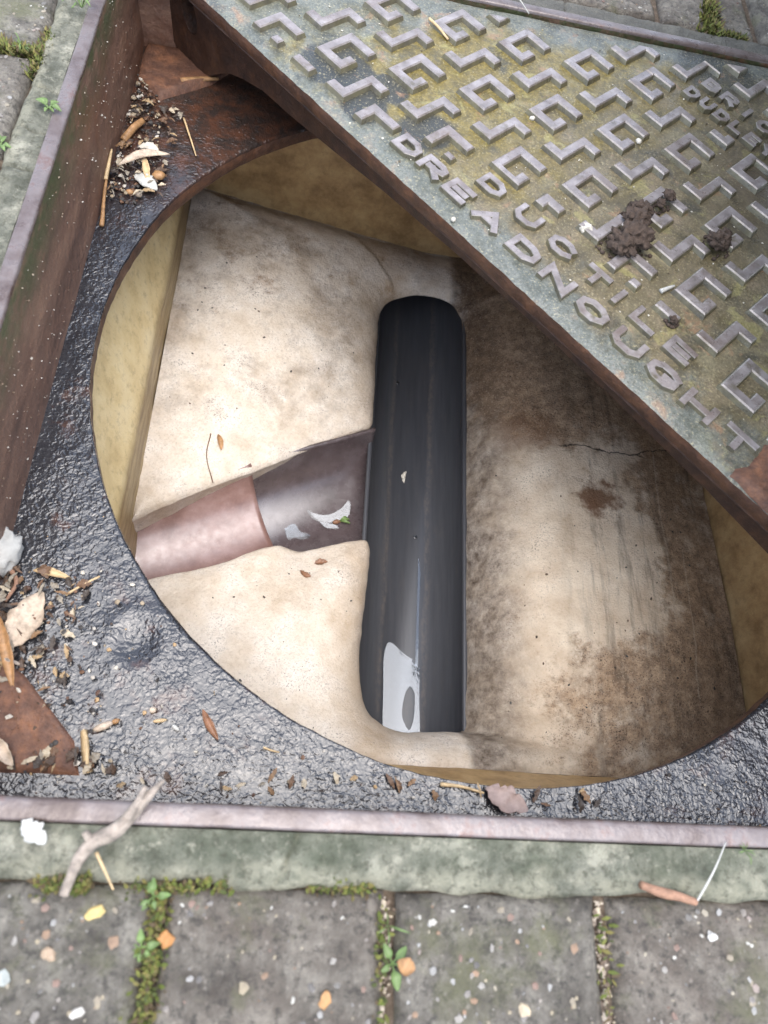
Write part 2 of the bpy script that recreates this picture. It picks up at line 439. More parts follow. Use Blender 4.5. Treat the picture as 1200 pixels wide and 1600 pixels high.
def m_block():
    s = Mat("weathered paving block")
    r = s.objrand()
    n = s.noise(55, 7, 0.72)
    col = s.ramp(n, (0.30, (0.062, 0.053, 0.042)), (0.48, (0.158, 0.142, 0.116)), (0.66, (0.31, 0.285, 0.235)))
    red = s.mul(s.ramp(r, (0.4, 0.05), (0.7, 0.75)), s.ramp(s.noise(28, 4), (0.35, 0.3), (0.65, 1.0)))
    col = s.mix(s.mul(red, 0.35), col, (0.19, 0.13, 0.095))
    pit = s.ramp(s.noise(210, 5, 0.75), (0.36, 0.8), (0.50, 0.0))
    col = s.mix(pit, col, (0.045, 0.04, 0.033))
    al = s.ramp(s.noise(21, 5, 0.7), (0.52, 0.0), (0.68, 1.0))
    col = s.mix(s.mul(al, 0.7), col, (0.15, 0.15, 0.075))
    c = s.vor(300, out=1)
    hsv = s.t.nodes.new("ShaderNodeHueSaturation")
    hsv.inputs["Saturation"].default_value = 0.5
    s.t.links.new(c, hsv.inputs["Color"])
    grain = s.ramp(s.vor(300), (0.0, 1.0), (0.42, 0.0))
    pick = s.ramp(s.noise(140, 2), (0.52, 0.0), (0.58, 1.0))
    tone = s.ramp(hsv.outputs[0], (0.3, (0.05, 0.042, 0.035)), (0.55, (0.22, 0.185, 0.15)), (0.8, (0.46, 0.41, 0.34)))
    col = s.mix(s.mul(s.mul(grain, pick), 0.6), col, tone)
    s.bump(s.add(s.noise(330, 6, 0.75), s.mul(s.noise(90, 5), 1.2)), 0.9, 0.0034)
    return s.done(col, 0.6, 0.45)


def m_soil():
    s = Mat("sand and silt jointing")
    col = s.ramp(s.noise(180, 6, 0.75), (0.3, (0.06, 0.045, 0.03)), (0.5, (0.14, 0.105, 0.075)), (0.72, (0.27, 0.22, 0.17)))
    s.bump(s.noise(420, 5, 0.75), 0.8, 0.003)
    return s.done(col, 0.85, 0.3)


def m_plain(name, c, rough=0.6, var=0.35, scale=180, spec=0.4, bump=0.3, **kw):
    s = Mat(name)
    lo = tuple(k * (1 - var) for k in c)
    hi = tuple(min(1, k * (1 + var)) for k in c)
    col = s.ramp(s.noise(scale, 5, 0.7), (0.3, lo), (0.7, hi))
    if bump:
        s.bump(s.noise(scale * 2.2, 5, 0.7), bump, 0.0012)
    return s.done(col, rough, spec, **kw)


def m_leaf(name, c):
    s = Mat(name)
    col = s.ramp(s.noise(140, 4, 0.6), (0.3, tuple(k * 0.7 for k in c)), (0.7, tuple(min(1, k * 1.25) for k in c)))
    return s.done(col, 0.45, 0.5, Subsurface_Weight=0.0)


def m_vcol(name, rough=0.55):
    s = Mat(name)
    v = s.vcol()
    col = s.mix(s.ramp(s.noise(300, 4), (0.3, 0.35), (0.6, 0.0)), v, (0.05, 0.045, 0.04))
    s.bump(s.noise(700, 4), 0.3, 0.0008)
    return s.done(col, rough, 0.45)


def m_water():
    s = Mat("standing water")
    s.bump(s.noise(90, 3), 0.10, 0.001)
    return s.done((0.85, 0.9, 0.95), 0.03, 0.5, 0.0, Transmission_Weight=1.0, IOR=1.62)


def m_water_film():
    s = Mat("wet sheen water")
    s.bump(s.noise(90, 3), 0.05, 0.001)
    return s.done((0.85, 0.9, 0.95), 0.05, 0.5, 0.0, Transmission_Weight=1.0, IOR=1.60)


MT = dict(plate=m_plate(), fwall=m_frame_wall(), rim=m_rim(), rust=m_rust(), rustd=m_rust("dark rusty iron", 0.55),
          rustl=m_rust("orange rusty iron", 1.7), cover=m_cover(), tread=m_tread(), bench=m_bench(), chamber=m_chamber(),
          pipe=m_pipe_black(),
          clay=m_pipe_brown("glazed clay pipe", (0.17, 0.085, 0.066), (0.25, 0.145, 0.122), (0.34, 0.22, 0.20), 0.42),
          brown=m_pipe_brown("brown drain plastic", (0.062, 0.046, 0.046), (0.088, 0.066, 0.067), (0.12, 0.096, 0.098), 0.26),
          conc=m_concrete(), block=m_block(), soil=m_soil(), chips=m_vcol("stone chips"), water=m_water(), film=m_water_film(),
          straw=m_plain("dry straw", (0.55, 0.40, 0.22), 0.5, 0.3, 220), strawo=m_plain("wet orange straw", (0.36, 0.20, 0.09), 0.4, 0.4, 220),
          pale=m_plain("bleached leaf", (0.52, 0.42, 0.32), 0.45, 0.45, 160), white=m_plain("white scrap", (0.50, 0.49, 0.45), 0.6, 0.12, 160),
          twig=m_plain("weathered twig", (0.34, 0.285, 0.235), 0.75, 0.5, 200, bump=0.9), bark=m_plain("red brown bark", (0.30, 0.17, 0.11), 0.7, 0.4, 240, bump=0.6),
          mud=m_plain("dark worm cast soil", (0.085, 0.060, 0.046), 0.9, 0.5, 260, bump=0.9), brownleaf=m_plain("wet brown leaf", (0.22, 0.11, 0.06), 0.35, 0.4, 200),
          pinkleaf=m_plain("pinkish dead leaf", (0.34, 0.25, 0.215), 0.45, 0.3, 120), leaf=m_leaf("fresh weed leaf", (0.13, 0.20, 0.06)),
          moss=m_vcol("moss", 0.8), stone=m_plain("pale stone chip", (0.60, 0.56, 0.48), 0.5, 0.2, 200),
          green=m_plain("green bud", (0.14, 0.22, 0.05), 0.5, 0.4, 300), root=m_plain("brown root", (0.16, 0.09, 0.05), 0.6, 0.3, 300))


# ------------------------------------------------------------------ object helpers
def tag(o, label=None, cat=None, group=None, kind=None):
    if label: o["label"] = label
    if cat: o["category"] = cat
    if group: o["group"] = group
    if kind: o["kind"] = kind
    return o


def empty(name, loc):
    o = bpy.data.objects.new(name, None)
    o.empty_display_size = 0.05
    o.location = loc
    COL.objects.link(o)
    return o


def meshdata(name, V, F, mat, smooth=False, cols=None):
    me = bpy.data.meshes.new(name)
    me.from_pydata([tuple(v) for v in V], [], F)
    me.materials.append(mat)
    if smooth:
        me.polygons.foreach_set("use_smooth", [True] * len(me.polygons))
    if cols is not None:
        a = me.color_attributes.new("col", 'FLOAT_COLOR', 'POINT')
        flat = []
        for c in cols:
            flat += [c[0], c[1], c[2], 1.0]
        a.data.foreach_set("color", flat)
    me.update()
    return me


def mk(name, V, F, mat, parent=None, smooth=False, cols=None):
    """one mesh object; V in world metres. Children are stored relative to their parent, top-level things about their own base."""
    V = [Vector(v) for v in V]
    if parent is not None:
        off = Vector((0, 0, 0))
        p = parent
        while p is not None:
            off += p.location
            p = p.parent
        org = off
    else:
        n = len(V)
        org = Vector((sum(v.x for v in V) / n, sum(v.y for v in V) / n, min(v.z for v in V)))
    me = meshdata(name, [v - org for v in V], F, mat, smooth, cols)
    o = bpy.data.objects.new(name, me)
    COL.objects.link(o)
    if parent is not None:
        o.parent = parent
    else:
        o.location = org
    return o


class MB:
    """collects vertices and faces of one mesh"""
    def __init__(s):
        s.V, s.F, s.C = [], [], []

    def add(s, V, F, c=None):
        b = len(s.V)
        s.V += [Vector(v) for v in V]
        s.F += [tuple(i + b for i in f) for f in F]
        if c is not None:
            s.C += [c] * len(V)
        return s

    def build(s, name, mat, parent=None, smooth=False):
        return mk(name, s.V, s.F, mat, parent, smooth, s.C if s.C else None)


def grid(n, m, f):
    V = [f(i / n, j / m) for i in range(n + 1) for j in range(m + 1)]
    F = [(i * (m + 1) + j, (i + 1) * (m + 1) + j, (i + 1) * (m + 1) + j + 1, i * (m + 1) + j + 1) for i in range(n) for j in range(m)]
    return V, F


def extrude(loops, f0, f1):
    """prism over 2-D loops (outer first, then holes); f0/f1 map a 2-D point to the bottom/top 3-D point"""
    tri = tessellate_polygon([[Vector((x, y, 0)) for x, y in l] for l in loops])
    flat = [p for l in loops for p in l]
    n = len(flat)
    V = [f0(p) for p in flat] + [f1(p) for p in flat]
    F = []
    for a, b, c in tri:
        F.append((a + n, b + n, c + n))
        F.append((c, b, a))
    s = 0
    for l in loops:
        k = len(l)
        for i in range(k):
            a, b = s + i, s + (i + 1) % k
            F.append((a, b, b + n, a + n))
        s += k
    return V, F


def fix_normals(o):
    bm = bmesh.new()
    bm.from_mesh(o.data)
    bmesh.ops.recalc_face_normals(bm, faces=bm.faces)
    bm.to_mesh(o.data)
    bm.free()
    return o


def nz(p, s, seed=0.0):
    return noise.noise(Vector((p[0] * s + seed, p[1] * s - seed * 0.7, p[2] * s + seed * 0.3)))


def fz(p, s, seed=0.0, o=4):
    return noise.fractal(Vector((p[0] * s + seed, p[1] * s - seed, p[2] * s)), 0.9, 2.1, o)


def tube(path, radii, k=8, rough=0.0, seed=0):
    path = [Vector(p) for p in path]
    V, F = [], []
    n = len(path)
    for i, p in enumerate(path):
        d = (path[min(i + 1, n - 1)] - path[max(i - 1, 0)]).normalized()
        a = d.cross(Vector((0, 0, 1)))
        if a.length < 1e-4:
            a = d.cross(Vector((1, 0, 0)))
        a.normalize()
        b = d.cross(a)
        for j in range(k):
            t = 2 * math.pi * j / k
            r = radii[i] * (1 + rough * nz((p.x * 60 + math.cos(t) * 2, p.y * 60 + math.sin(t) * 2, seed), 1.0, seed))
            V.append(p + (a * math.cos(t) + b * math.sin(t)) * r)
    for i in range(n - 1):
        for j in range(k):
            F.append((i * k + j, i * k + (j + 1) % k, (i + 1) * k + (j + 1) % k, (i + 1) * k + j))
    F.append(tuple(range(k - 1, -1, -1)))
    F.append(tuple((n - 1) * k + j for j in range(k)))
    return V, F


def bezier_path(pts, n=16):
    """Catmull-Rom through pts"""
    P = [Vector(p) for p in pts]
    P = [P[0] * 2 - P[1]] + P + [P[-1] * 2 - P[-2]]
    out = []
    segs = len(P) - 3
    for s in range(segs):
        a, b, c, d = P[s:s + 4]
        for i in range(n):
            t = i / n
            out.append(0.5 * ((2 * b) + (c - a) * t + (2 * a - 5 * b + 4 * c - d) * t * t + (3 * b - a - 3 * c + d) * t ** 3))
    out.append(P[-2].copy())
    return out


def leaf_mesh(path, width, thick=0.0006, cup=0.25, ragged=0.25, seed=0, shape=0.8):
    """a thin curled blade along a path: closed, with thickness"""
    P = bezier_path(path, 7)
    n = len(P) - 1
    m = 6
    top, bot = [], []
    for i, p in enumerate(P):
        t = i / n
        d = (P[min(i + 1, n)] - P[max(i - 1, 0)]).normalized()
        a = Vector((-d.y, d.x, 0)).normalized()
        wd = width * max(0.06, math.sin(math.pi * min(1, max(0, t * 0.96 + 0.02))) ** shape)
        for j in range(m + 1):
            s = j / m * 2 - 1
            r = 1 + ragged * nz((i * 0.6, s * 2, seed), 1.0, seed) if abs(s) > 0.9 else 1
            q = p + a * (wd * 0.5 * s * r) + Vector((0, 0, cup * wd * (s * s) + ragged * 0.2 * wd * nz((i * 0.5, s, 3 + seed), 1.0, seed)))
            top.append(q + Vector((0, 0, thick)))
            bot.append(q)
    V = top + bot
    N = len(top)
    F = []
    for i in range(n):
        for j in range(m):
            a, b, c, d = i * (m + 1) + j, (i + 1) * (m + 1) + j, (i + 1) * (m + 1) + j + 1, i * (m + 1) + j + 1
            F.append((a, b, c, d))
            F.append((N + d, N + c, N + b, N + a))
    for i in range(n):
        for j in (0, m):
            a, b = i * (m + 1) + j, (i + 1) * (m + 1) + j
            F.append((a, b, N + b, N + a))
    for j in range(m):
        for i in (0, n):
            a, b = i * (m + 1) + j, i * (m + 1) + j + 1
            F.append((a, b, N + b, N + a))
    return V, F


_ICO = {}


def ico(sub):
    if sub not in _ICO:
        bm = bmesh.new()
        bmesh.ops.create_icosphere(bm, subdivisions=sub, radius=1.0)
        bm.verts.ensure_lookup_table()
        _ICO[sub] = ([v.co.copy() for v in bm.verts], [tuple(v.index for v in f.verts) for f in bm.faces])
        bm.free()
    return _ICO[sub]


def blob(c, r, sub=2, rough=0.3, seed=0, scale=(1, 1, 1), rz=0.0, fr=1.6):
    V, F = ico(sub)
    out = []
    cs, sn = math.cos(rz), math.sin(rz)
    for v in V:
        k = r * (1 + rough * nz(v, fr, seed) + rough * 0.5 * nz(v, fr * 2.7, seed + 5))
        q = Vector((v.x * k * scale[0], v.y * k * scale[1], v.z * k * scale[2]))
        out.append(Vector((q.x * cs - q.y * sn, q.x * sn + q.y * cs, q.z)) + Vector(c))
    return out, F


def UV(u, v, z=0.0):
    return Vector(((u + v) / R2, (v - u) / R2, z))


# ------------------------------------------------------------------ ground and pavement
def ring_sheet(inner, outer, z):
    V = [(-inner, -inner, z), (inner, -inner, z), (inner, inner, z), (-inner, inner, z),
         (-outer, -outer, z), (outer, -outer, z), (outer, outer, z), (-outer, outer, z)]
    F = [(4, 5, 1, 0), (5, 6, 2, 1), (6, 7, 3, 2), (7, 4, 0, 3)]
    return V, F


g = bpy.data.objects.new("ground", meshdata("ground", *ring_sheet(0.36, 300, -0.011), MT["soil"]))
COL.objects.link(g)
tag(g, kind="structure")

pave = empty("pavement", (0, 0, 0))
tag(pave, kind="structure")


def block_mesh(seed, fine, L=0.200, W=0.098, Ht=0.06):
    """block with its long side along y, worn chamfered edge, top at z = 0"""
    n, m = (26, 52) if fine else (10, 18)
    V = []
    for i in range(n + 1):
        for j in range(m + 1):
            x = (i / n - 0.5) * W
            y = (j / m - 0.5) * L
            # pull the outer rows in to make a tight worn edge
            d = min(W / 2 - abs(x), L / 2 - abs(y))
            ch = 0.006 + 0.002 * nz((x, y, 0), 60, seed)
            z = 0.0
            if d < ch:
                z -= (1 - d / ch) ** 2 * 0.0045
            z += 0.0007 * fz((x, y, 0), 90, seed) + 0.0009 * nz((x, y, 0), 35, seed + 3)
            jx = 0.0010 * nz((x, y, 1), 80, seed + 9)
            V.append(Vector((x + (jx if abs(i - n / 2) == n / 2 else 0), y + (jx if abs(j - m / 2) == m / 2 else 0), z)))
    F = [(i * (m + 1) + j, (i + 1) * (m + 1) + j, (i + 1) * (m + 1) + j + 1, i * (m + 1) + j + 1) for i in range(n) for j in range(m)]
    loop = [(i, 0) for i in range(n)] + [(n, j) for j in range(m)] + [(i, m) for i in range(n, 0, -1)] + [(0, j) for j in range(m, 0, -1)]
    idx = [i * (m + 1) + j for i, j in loop]
    b = len(V)
    for k in idx:
        V.append(Vector((V[k].x, V[k].y, -Ht)))
    for k in range(len(idx)):
        k2 = (k + 1) % len(idx)
        F.append((idx[k], b + k, b + k2, idx[k2]))
    return V, F


FINE = [meshdata("paving_block", *block_mesh(11 + 7 * k, True), MT["block"], True) for k in range(4)]
COARSE = [meshdata("paving_block", *block_mesh(61 + 7 * k, False), MT["block"], True) for k in range(3)]
CHIPCOL = [(0.44, 0.42, 0.37), (0.28, 0.26, 0.23), (0.26, 0.22, 0.16), (0.25, 0.16, 0.10), (0.24, 0.21, 0.18), (0.18, 0.165, 0.15), (0.21, 0.19, 0.17),
           (0.26, 0.21, 0.18), (0.30, 0.25, 0.17), (0.20, 0.13, 0.10), (0.30, 0.29, 0.27), (0.15, 0.14, 0.125), (0.32, 0.28, 0.21), (0.12, 0.11, 0.10)]


def chips_mesh(seed, n, L=0.19, W=0.088, big=1.0):
    rnd = random.Random(seed)
    b = MB()
    for k in range(n):
        x = (rnd.random() - 0.5) * W
        y = (rnd.random() - 0.5) * L
        r = (0.0006 + 0.0018 * rnd.random() ** 3) * big
        if rnd.random() < 0.04:
            r *= 1.7
        V, F = blob((x, y, -r * 0.12), r, 1, 0.45, rnd.random() * 40, (1, 0.55 + 0.4 * rnd.random(), 0.38), rnd.random() * 3.1)
        b.add(V, F, rnd.choice(CHIPCOL))
    return meshdata("stone_chips", b.V, b.F, MT["chips"], False, b.C)


CHIPS = [chips_mesh(200 + k, 380) for k in range(4)]
nb = 0


def place_block(x, y, rz, near):
    global nb
    rnd = random.Random(nb * 13 + 5)
    nb += 1
    o = bpy.data.objects.new("paving_block", rnd.choice(FINE if near else COARSE))
    COL.objects.link(o)
    o.parent = pave
    o.location = (x, y, -0.0035 + rnd.uniform(-0.0012, 0.0008))
    o.rotation_euler = (rnd.uniform(-0.006, 0.006), rnd.uniform(-0.006, 0.006), rz + rnd.choice((0, math.pi)) + rnd.uniform(-0.006, 0.006))
    if near:
        c = bpy.data.objects.new("stone_chips", rnd.choice(CHIPS))
        COL.objects.link(c)
        c.parent = o
        c.location = (0, 0, 0)
        tag(c, kind="stuff")
    return o


# soldier course round the frame, then rows beyond it
P = 0.1052
for k in range(-6, 6):
    s = 0.0625 + P * k
    if -0.58 < s < 0.60:
        place_block(s - 0.0005, -0.372 - 0.1005, 0, abs(s) < 0.40)           # near side (joints at -0.2, -0.098, 0.009)
    if -0.33 < s + 0.047 < 0.54:
        place_block(-0.3725 - 0.1005, s + 0.047, math.pi / 2, s > -0.12)      # left side (joint at 0.162)
    if -0.34 < s + 0.0335 < 0.60:
        place_block(s + 0.0335, 0.375 + 0.1005, 0, abs(s - 0.2) < 0.3)        # far side (joint at 0.2)
    if -0.31 < s + 0.055 < 0.33:
        place_block(0.3725 + 0.1005, s + 0.055, math.pi / 2, False)
for row in range(9):
    for kx in range(-7, 8):
        x = kx * 0.2045 + (0.1 if row % 2 else 0)
        for sgn in (-1, 1):
            y = sgn * (0.632 + row * P)
            if abs(x) < 1.4:
                place_block(x, y, math.pi / 2, False)
    for ky in range(-3, 4):
        y = ky * 0.2045 * 0.95 + (0.1 if row % 2 else 0)
        if abs(y) < 0.48:
            for sgn in (-1, 1):
                place_block(sgn * (0.632 + row * P), y, 0, False)


# ------------------------------------------------------------------ concrete surround of the frame
def surround():
    inner, outer = 0.3484, 0.3712
    seg = 420
    corners = [(-1, -1), (1, -1), (1, 1), (-1, 1)]
    NA = 12
    cracks = {0: [-0.145, 0.16], 3: [0.128, 0.085, 0.048, -0.1], 1: [0.1], 2: [0.05]}
    V, F = [], []
    tot = 4 * seg
    for side in range(4):
        a, b = corners[side], corners[(side + 1) % 4]
        for k in range(seg):
            t = k / seg
            cx, cy = a[0] + (b[0] - a[0]) * t, a[1] + (b[1] - a[1]) * t
            along = (cx if side in (0, 2) else cy) * 0.36
            for j in range(NA + 1):
                s = j / NA
                wav = 0.0032 * nz((cx, cy, 0), 9, 4) + 0.0016 * nz((cx, cy, 0), 30, 8) + 0.0035 * max(0, nz((cx, cy, 0), 14, 21))
                r = inner + (outer + wav - inner) * s
                p = Vector((cx * r, cy * r, 0))
                z = -0.0022 + 0.0010 * fz(p, 70, 2) + 0.0008 * nz(p, 25, 5) - 0.0042 * max(0, (s - 0.72) / 0.28) ** 2
                for c in cracks[side]:
                    d = abs(along - c - 0.003 * nz((s * 3, c, 0), 1.0, c * 50))
                    if d < 0.0016:
                        z -= 0.0030 * (1 - d / 0.0016)
                p.z = z
                V.append(p)
            V.append(Vector((cx * (outer + wav), cy * (outer + wav), -0.10)))
    W = NA + 2
    for k in range(tot):
        k2 = (k + 1) % tot
        for j in range(W - 1):
            F.append((k * W + j, k * W + j + 1, k2 * W + j + 1, k2 * W + j))
    return V, F


con = mk("concrete_surround", *surround(), MT["conc"], None, True)
tag(con, "mossy grey green concrete border bedding the square iron frame", "concrete border")

# ------------------------------------------------------------------ manhole frame
ZP = -0.101
frame = empty("manhole", (0, 0, ZP))
tag(frame, "open manhole with square rusty iron frame and round opening in its wet black plate", "manhole")


def frame_side(side):
    """one side of the upstand: rim top, inner wall, outer wall, mitred at the corners"""
    n = 150
    prof = [(0.3478, -0.10), (0.3478, -0.0018), (0.3476, -0.0007), (0.3471, -0.0001), (0.3462, 0.0), (0.3428, 0.0001), (0.3394, 0.0), (0.3385, -0.0003), (0.3378, -0.0010), (0.3374, -0.0024)]
    walls = [(0.3374 - 0.0012 * (k / 14) ** 2, -0.0024 - (0.1015 - 0.0024) * k / 14) for k in range(15)]
    corners = [(-1, -1), (1, -1), (1, 1), (-1, 1)]
    a, b = corners[side], corners[(side + 1) % 4]

    def strip(pr, amp):
        V, F = [], []
        for i in range(n + 1):
            t = i / n
            cx, cy = a[0] + (b[0] - a[0]) * t, a[1] + (b[1] - a[1]) * t
            for r, z in pr:
                p = Vector((cx * r, cy * r, z))
                q = amp * (fz(p, 40, side + 1.5) * 0.6 + nz(p, 14, side))
                nrm = Vector((0, 1, 0)) if side == 0 else Vector((-1, 0, 0)) if side == 1 else Vector((0, -1, 0)) if side == 2 else Vector((1, 0, 0))
                V.append(p + nrm * q * (1 if z > -0.099 else 0))
        m = len(pr)
        for i in range(n):
            for j in range(m - 1):
                F.append((i * m + j, (i + 1) * m + j, (i + 1) * m + j + 1, i * m + j + 1))
        return V, F
    fix = strip(prof, 0.0003)
    mk("rim", *fix, MT["rim"], frame, True)
    mk("inner_wall", *strip(walls, 0.0007), MT["fwall"], frame, True)


for sd in range(4):
    frame_side(sd)

RC = 0.3152


def base_plate():
    n, m = 720, 46
    V, F = [], []

    def sq(t):                                  # square of half side 0.337 in direction t
        c, s = math.cos(t), math.sin(t)
        k = 0.3371 / max(abs(c), abs(s))
        return c * k, s * k
    for i in range(n):
        t = 2 * math.pi * i / n
        ex, ey = sq(t)
        rr = RC + 0.0008 * nz((math.cos(t) * 6, math.sin(t) * 6, 0), 1.0, 3) + 0.0005 * nz((math.cos(t) * 40, math.sin(t) * 40, 0), 1.0, 3)
        ix, iy = math.cos(t) * rr, math.sin(t) * rr
        V.append(Vector((ix * 1.002, iy * 1.002, ZP - 0.014)))
        V.append(Vector((ix, iy, ZP - 0.012)))
        for j in range(m + 1):
            s = (j / m) ** 1.15
            p = Vector((ix + (ex - ix) * s, iy + (ey - iy) * s, 0))
            z = ZP + 0.00035 * fz(p, 110, 5) + 0.0010 * nz(p, 16, 7)
            if j == 0:
                z -= 0.002
            db = (p - Vector((-0.2455, -0.2377, 0))).length       # shallow dished boss in the near left corner
            if db < 0.03:
                z += 0.0016 * math.exp(-((db - 0.018) / 0.007) ** 2) - 0.0022 * math.exp(-(db / 0.013) ** 2)
            V.append(Vector((p.x, p.y, z)))
    W = m + 3
    for i in range(n):
        i2 = (i + 1) % n
        for j in range(W - 1):
            F.append((i * W + j, i2 * W + j, i2 * W + j + 1, i * W + j + 1))
    return V, F


bp = mk("base_plate", *base_plate(), MT["plate"], frame, True)
bp.data.materials.append(MT["rust"])
for pol in bp.data.polygons:
    if (pol.index % 48) < 2:
        pol.material_index = 1


def corner_seat(pts, z0, z1, name, mat):
    """a low bevelled triangular seat cast into the corner of the frame"""
    c = sum((Vector(p) for p in pts), Vector((0, 0))) / len(pts)
    top = [c + (Vector(p) - c) * 0.86 for p in pts]
    dense_b, dense_t = [], []
    N = 14
    for i in range(len(pts)):
        a, b = Vector(pts[i]), Vector(pts[(i + 1) % len(pts)])
        ta, tb = top[i], top[(i + 1) % len(pts)]
        for k in range(N):
            t = k / N
            q = a.lerp(b, t)
            dense_b.append(Vector((q.x, q.y, z0)))
            q = ta.lerp(tb, t)
            q3 = Vector((q.x, q.y, z1))
            q3 += Vector((nz(q3, 60, 1), nz(q3, 60, 2), nz(q3, 60, 3))) * 0.0012
            dense_t.append(q3)
    n = len(dense_b)
    V = dense_b + dense_t
    F = [(i, (i + 1) % n, n + (i + 1) % n, n + i) for i in range(n)]
    rings = 6
    base = n
    for r in range(1, rings):
        s = 1 - r / rings
        for q in dense_t:
            p = Vector((c.x + (q.x - c.x) * s, c.y + (q.y - c.y) * s, 0))
            p.z = z1 + 0.0012 * fz(p, 90, 3) - 0.0015 * (1 - s)
            V.append(p)
        nb_ = len(V) - n
        F += [(base + i, base + (i + 1) % n, nb_ + (i + 1) % n, nb_ + i) for i in range(n)]
        base = nb_
    V.append(Vector((c.x, c.y, z1 - 0.0015)))
    F += [(base + i, base + (i + 1) % n, len(V) - 1) for i in range(n)]
    o = mk(name, V, F, mat, frame, True)
    return o


corner_seat([(-0.3365, -0.246), (-0.309, -0.262), (-0.2690, -0.3020), (-0.262, -0.322), (-0.336, -0.322)], ZP - 0.003, ZP + 0.0045, "corner_seat", MT["rustl"])
corner_seat([(-0.3365, 0.3365), (-0.3365, 0.285), (-0.312, 0.262), (-0.268, 0.298), (-0.24, 0.3365)], ZP - 0.003, ZP + 0.007, "corner_seat", MT["rustl"])
corner_seat([(0.3365, -0.3365), (0.3365, -0.25), (0.30, -0.262), (0.262, -0.302), (0.25, -0.3365)], ZP - 0.003, ZP + 0.006, "corner_seat", MT["rustl"])


# ------------------------------------------------------------------ inspection chamber
cham = empty("inspection_chamber", (0, 0, -0.40))
tag(cham, "square ochre inspection chamber with cream mortar benching under the open frame", "inspection chamber")
XL, XR, YF, YN = -0.303, 0.305, 0.360, -0.287


def wall(prof, a, b, axis, n=90):
    """prof: (offset, z) points; runs along the other axis from a to b"""
    pts = []
    for k in range(len(prof) - 1):
        p, q = prof[k], prof[k + 1]
        m = max(2, int(math.hypot(q[0] - p[0], q[1] - p[1]) / 0.006))
        pts += [(p[0] + (q[0] - p[0]) * i / m, p[1] + (q[1] - p[1]) * i / m) for i in range(m)]
    pts.append(prof[-1])
    V, F = [], []
    for i in range(n + 1):
        t = a + (b - a) * i / n
        for o, z in pts:
            p = Vector((o, t, z)) if axis == 'x' else Vector((t, o, z))
            q = 0.0016 * nz(p, 12, 2) + 0.0008 * fz(p, 50, 6)
            if axis == 'x':
                p.x += q
            else:
                p.y += q
            V.append(p)
    m = len(pts)
    for i in range(n):
        for j in range(m - 1):
            F.append((i * m + j, (i + 1) * m + j, (i + 1) * m + j + 1, i * m + j + 1))
    return mk("chamber_wall", V, F, MT["chamber"], cham, True)


wall([(-0.348, -0.113), (-0.306, -0.238), (-0.3045, -0.243), (-0.3035, -0.248), (XL, -0.40)], -0.36, 0.39, 'x')
wall([(0.318, -0.113), (XR + 0.001, -0.27), (XR, -0.40)], -0.36, 0.39, 'x')
wall([(0.362, -0.113), (YF + 0.0005, -0.27), (YF, -0.40)], -0.36, 0.36, 'y')
wall([(-0.342, -0.113), (-0.291, -0.252), (-0.2885, -0.258), (YN, -0.40)], -0.36, 0.36, 'y')

OUT = [(-0.3063, -0.0739, -0.297), (-0.252, -0.0335, -0.303), (-0.1953, 0.0029, -0.31), (-0.1406, 0.0391, -0.316), (-0.0850, 0.0750, -0.322),
       (-0.0708, 0.0850, -0.325), (-0.0680, 0.1061, -0.326), (-0.0678, 0.1428, -0.326), (-0.0674, 0.1989, -0.326), (-0.0664, 0.2382, -0.326),
       (-0.0608, 0.2605, -0.325), (-0.0453, 0.276, -0.323), (-0.013, 0.2865, -0.321), (0.0209, 0.2831, -0.323), (0.0355, 0.2703, -0.328),
       (0.0429, 0.2445, -0.335), (0.0413, 0.121, -0.337), (0.0391, -0.0064, -0.337), (0.0372, -0.1188, -0.337), (0.0359, -0.193, -0.337),
       (0.0344, -0.225, -0.336), (0.0329, -0.2453, -0.332), (0.0109, -0.248, -0.326), (-0.0151, -0.25, -0.322), (-0.0372, -0.2497, -0.32),
       (-0.0527, -0.2424, -0.32), (-0.0649, -0.2277, -0.32), (-0.0718, -0.1911, -0.322), (-0.0708, -0.1523, -0.323), (-0.068, -0.1179, -0.325),
       (-0.0661, -0.0828, -0.325), (-0.067, -0.0616, -0.324), (-0.0757, -0.0568, -0.322), (-0.1058, -0.0677, -0.319), (-0.1395, -0.0798, -0.315),
       (-0.1613, -0.0762, -0.312), (-0.1829, -0.0848, -0.31), (-0.212, -0.1029, -0.306), (-0.2519, -0.1188, -0.3), (-0.3063, -0.1420, -0.296)]
KEYS = {0: (XL, -0.0739), 5: (XL, 0.19), 9: (XL, YF), 12: (-0.013, YF), 15: (XR, YF), 21: (XR, YN), 24: (-0.05, YN), 28: (-0.17, YN), 32: (XL, YN), 39: (XL, -0.142)}


def wall_z(x, y):
    """height of the benching where it meets the walls"""
    if x < XL + 1e-4 and y > -0.11:
        t = (y + 0.07) / 0.43
        return -0.298 + 0.020 * t
    if y > YF - 1e-4:
        if x < 0.0:
            t = (x - XL) / (0 - XL)
            return -0.278 - 0.049 * t ** 0.9
        return -0.327 + 0.027 * (x / XR) ** 1.2
    if x > XR - 1e-4:
        t = (YF - y) / (YF - YN)
        return -0.300 + 0.024 * min(1, t * 1.3) - 0.004 * max(0, t - 0.75) * 4
    if y < YN + 1e-4:
        t = (x - XL) / (XR - XL)
        return -0.268 - 0.012 * t
    t = (y - YN) / 0.145
    return -0.268 - 0.024 * t


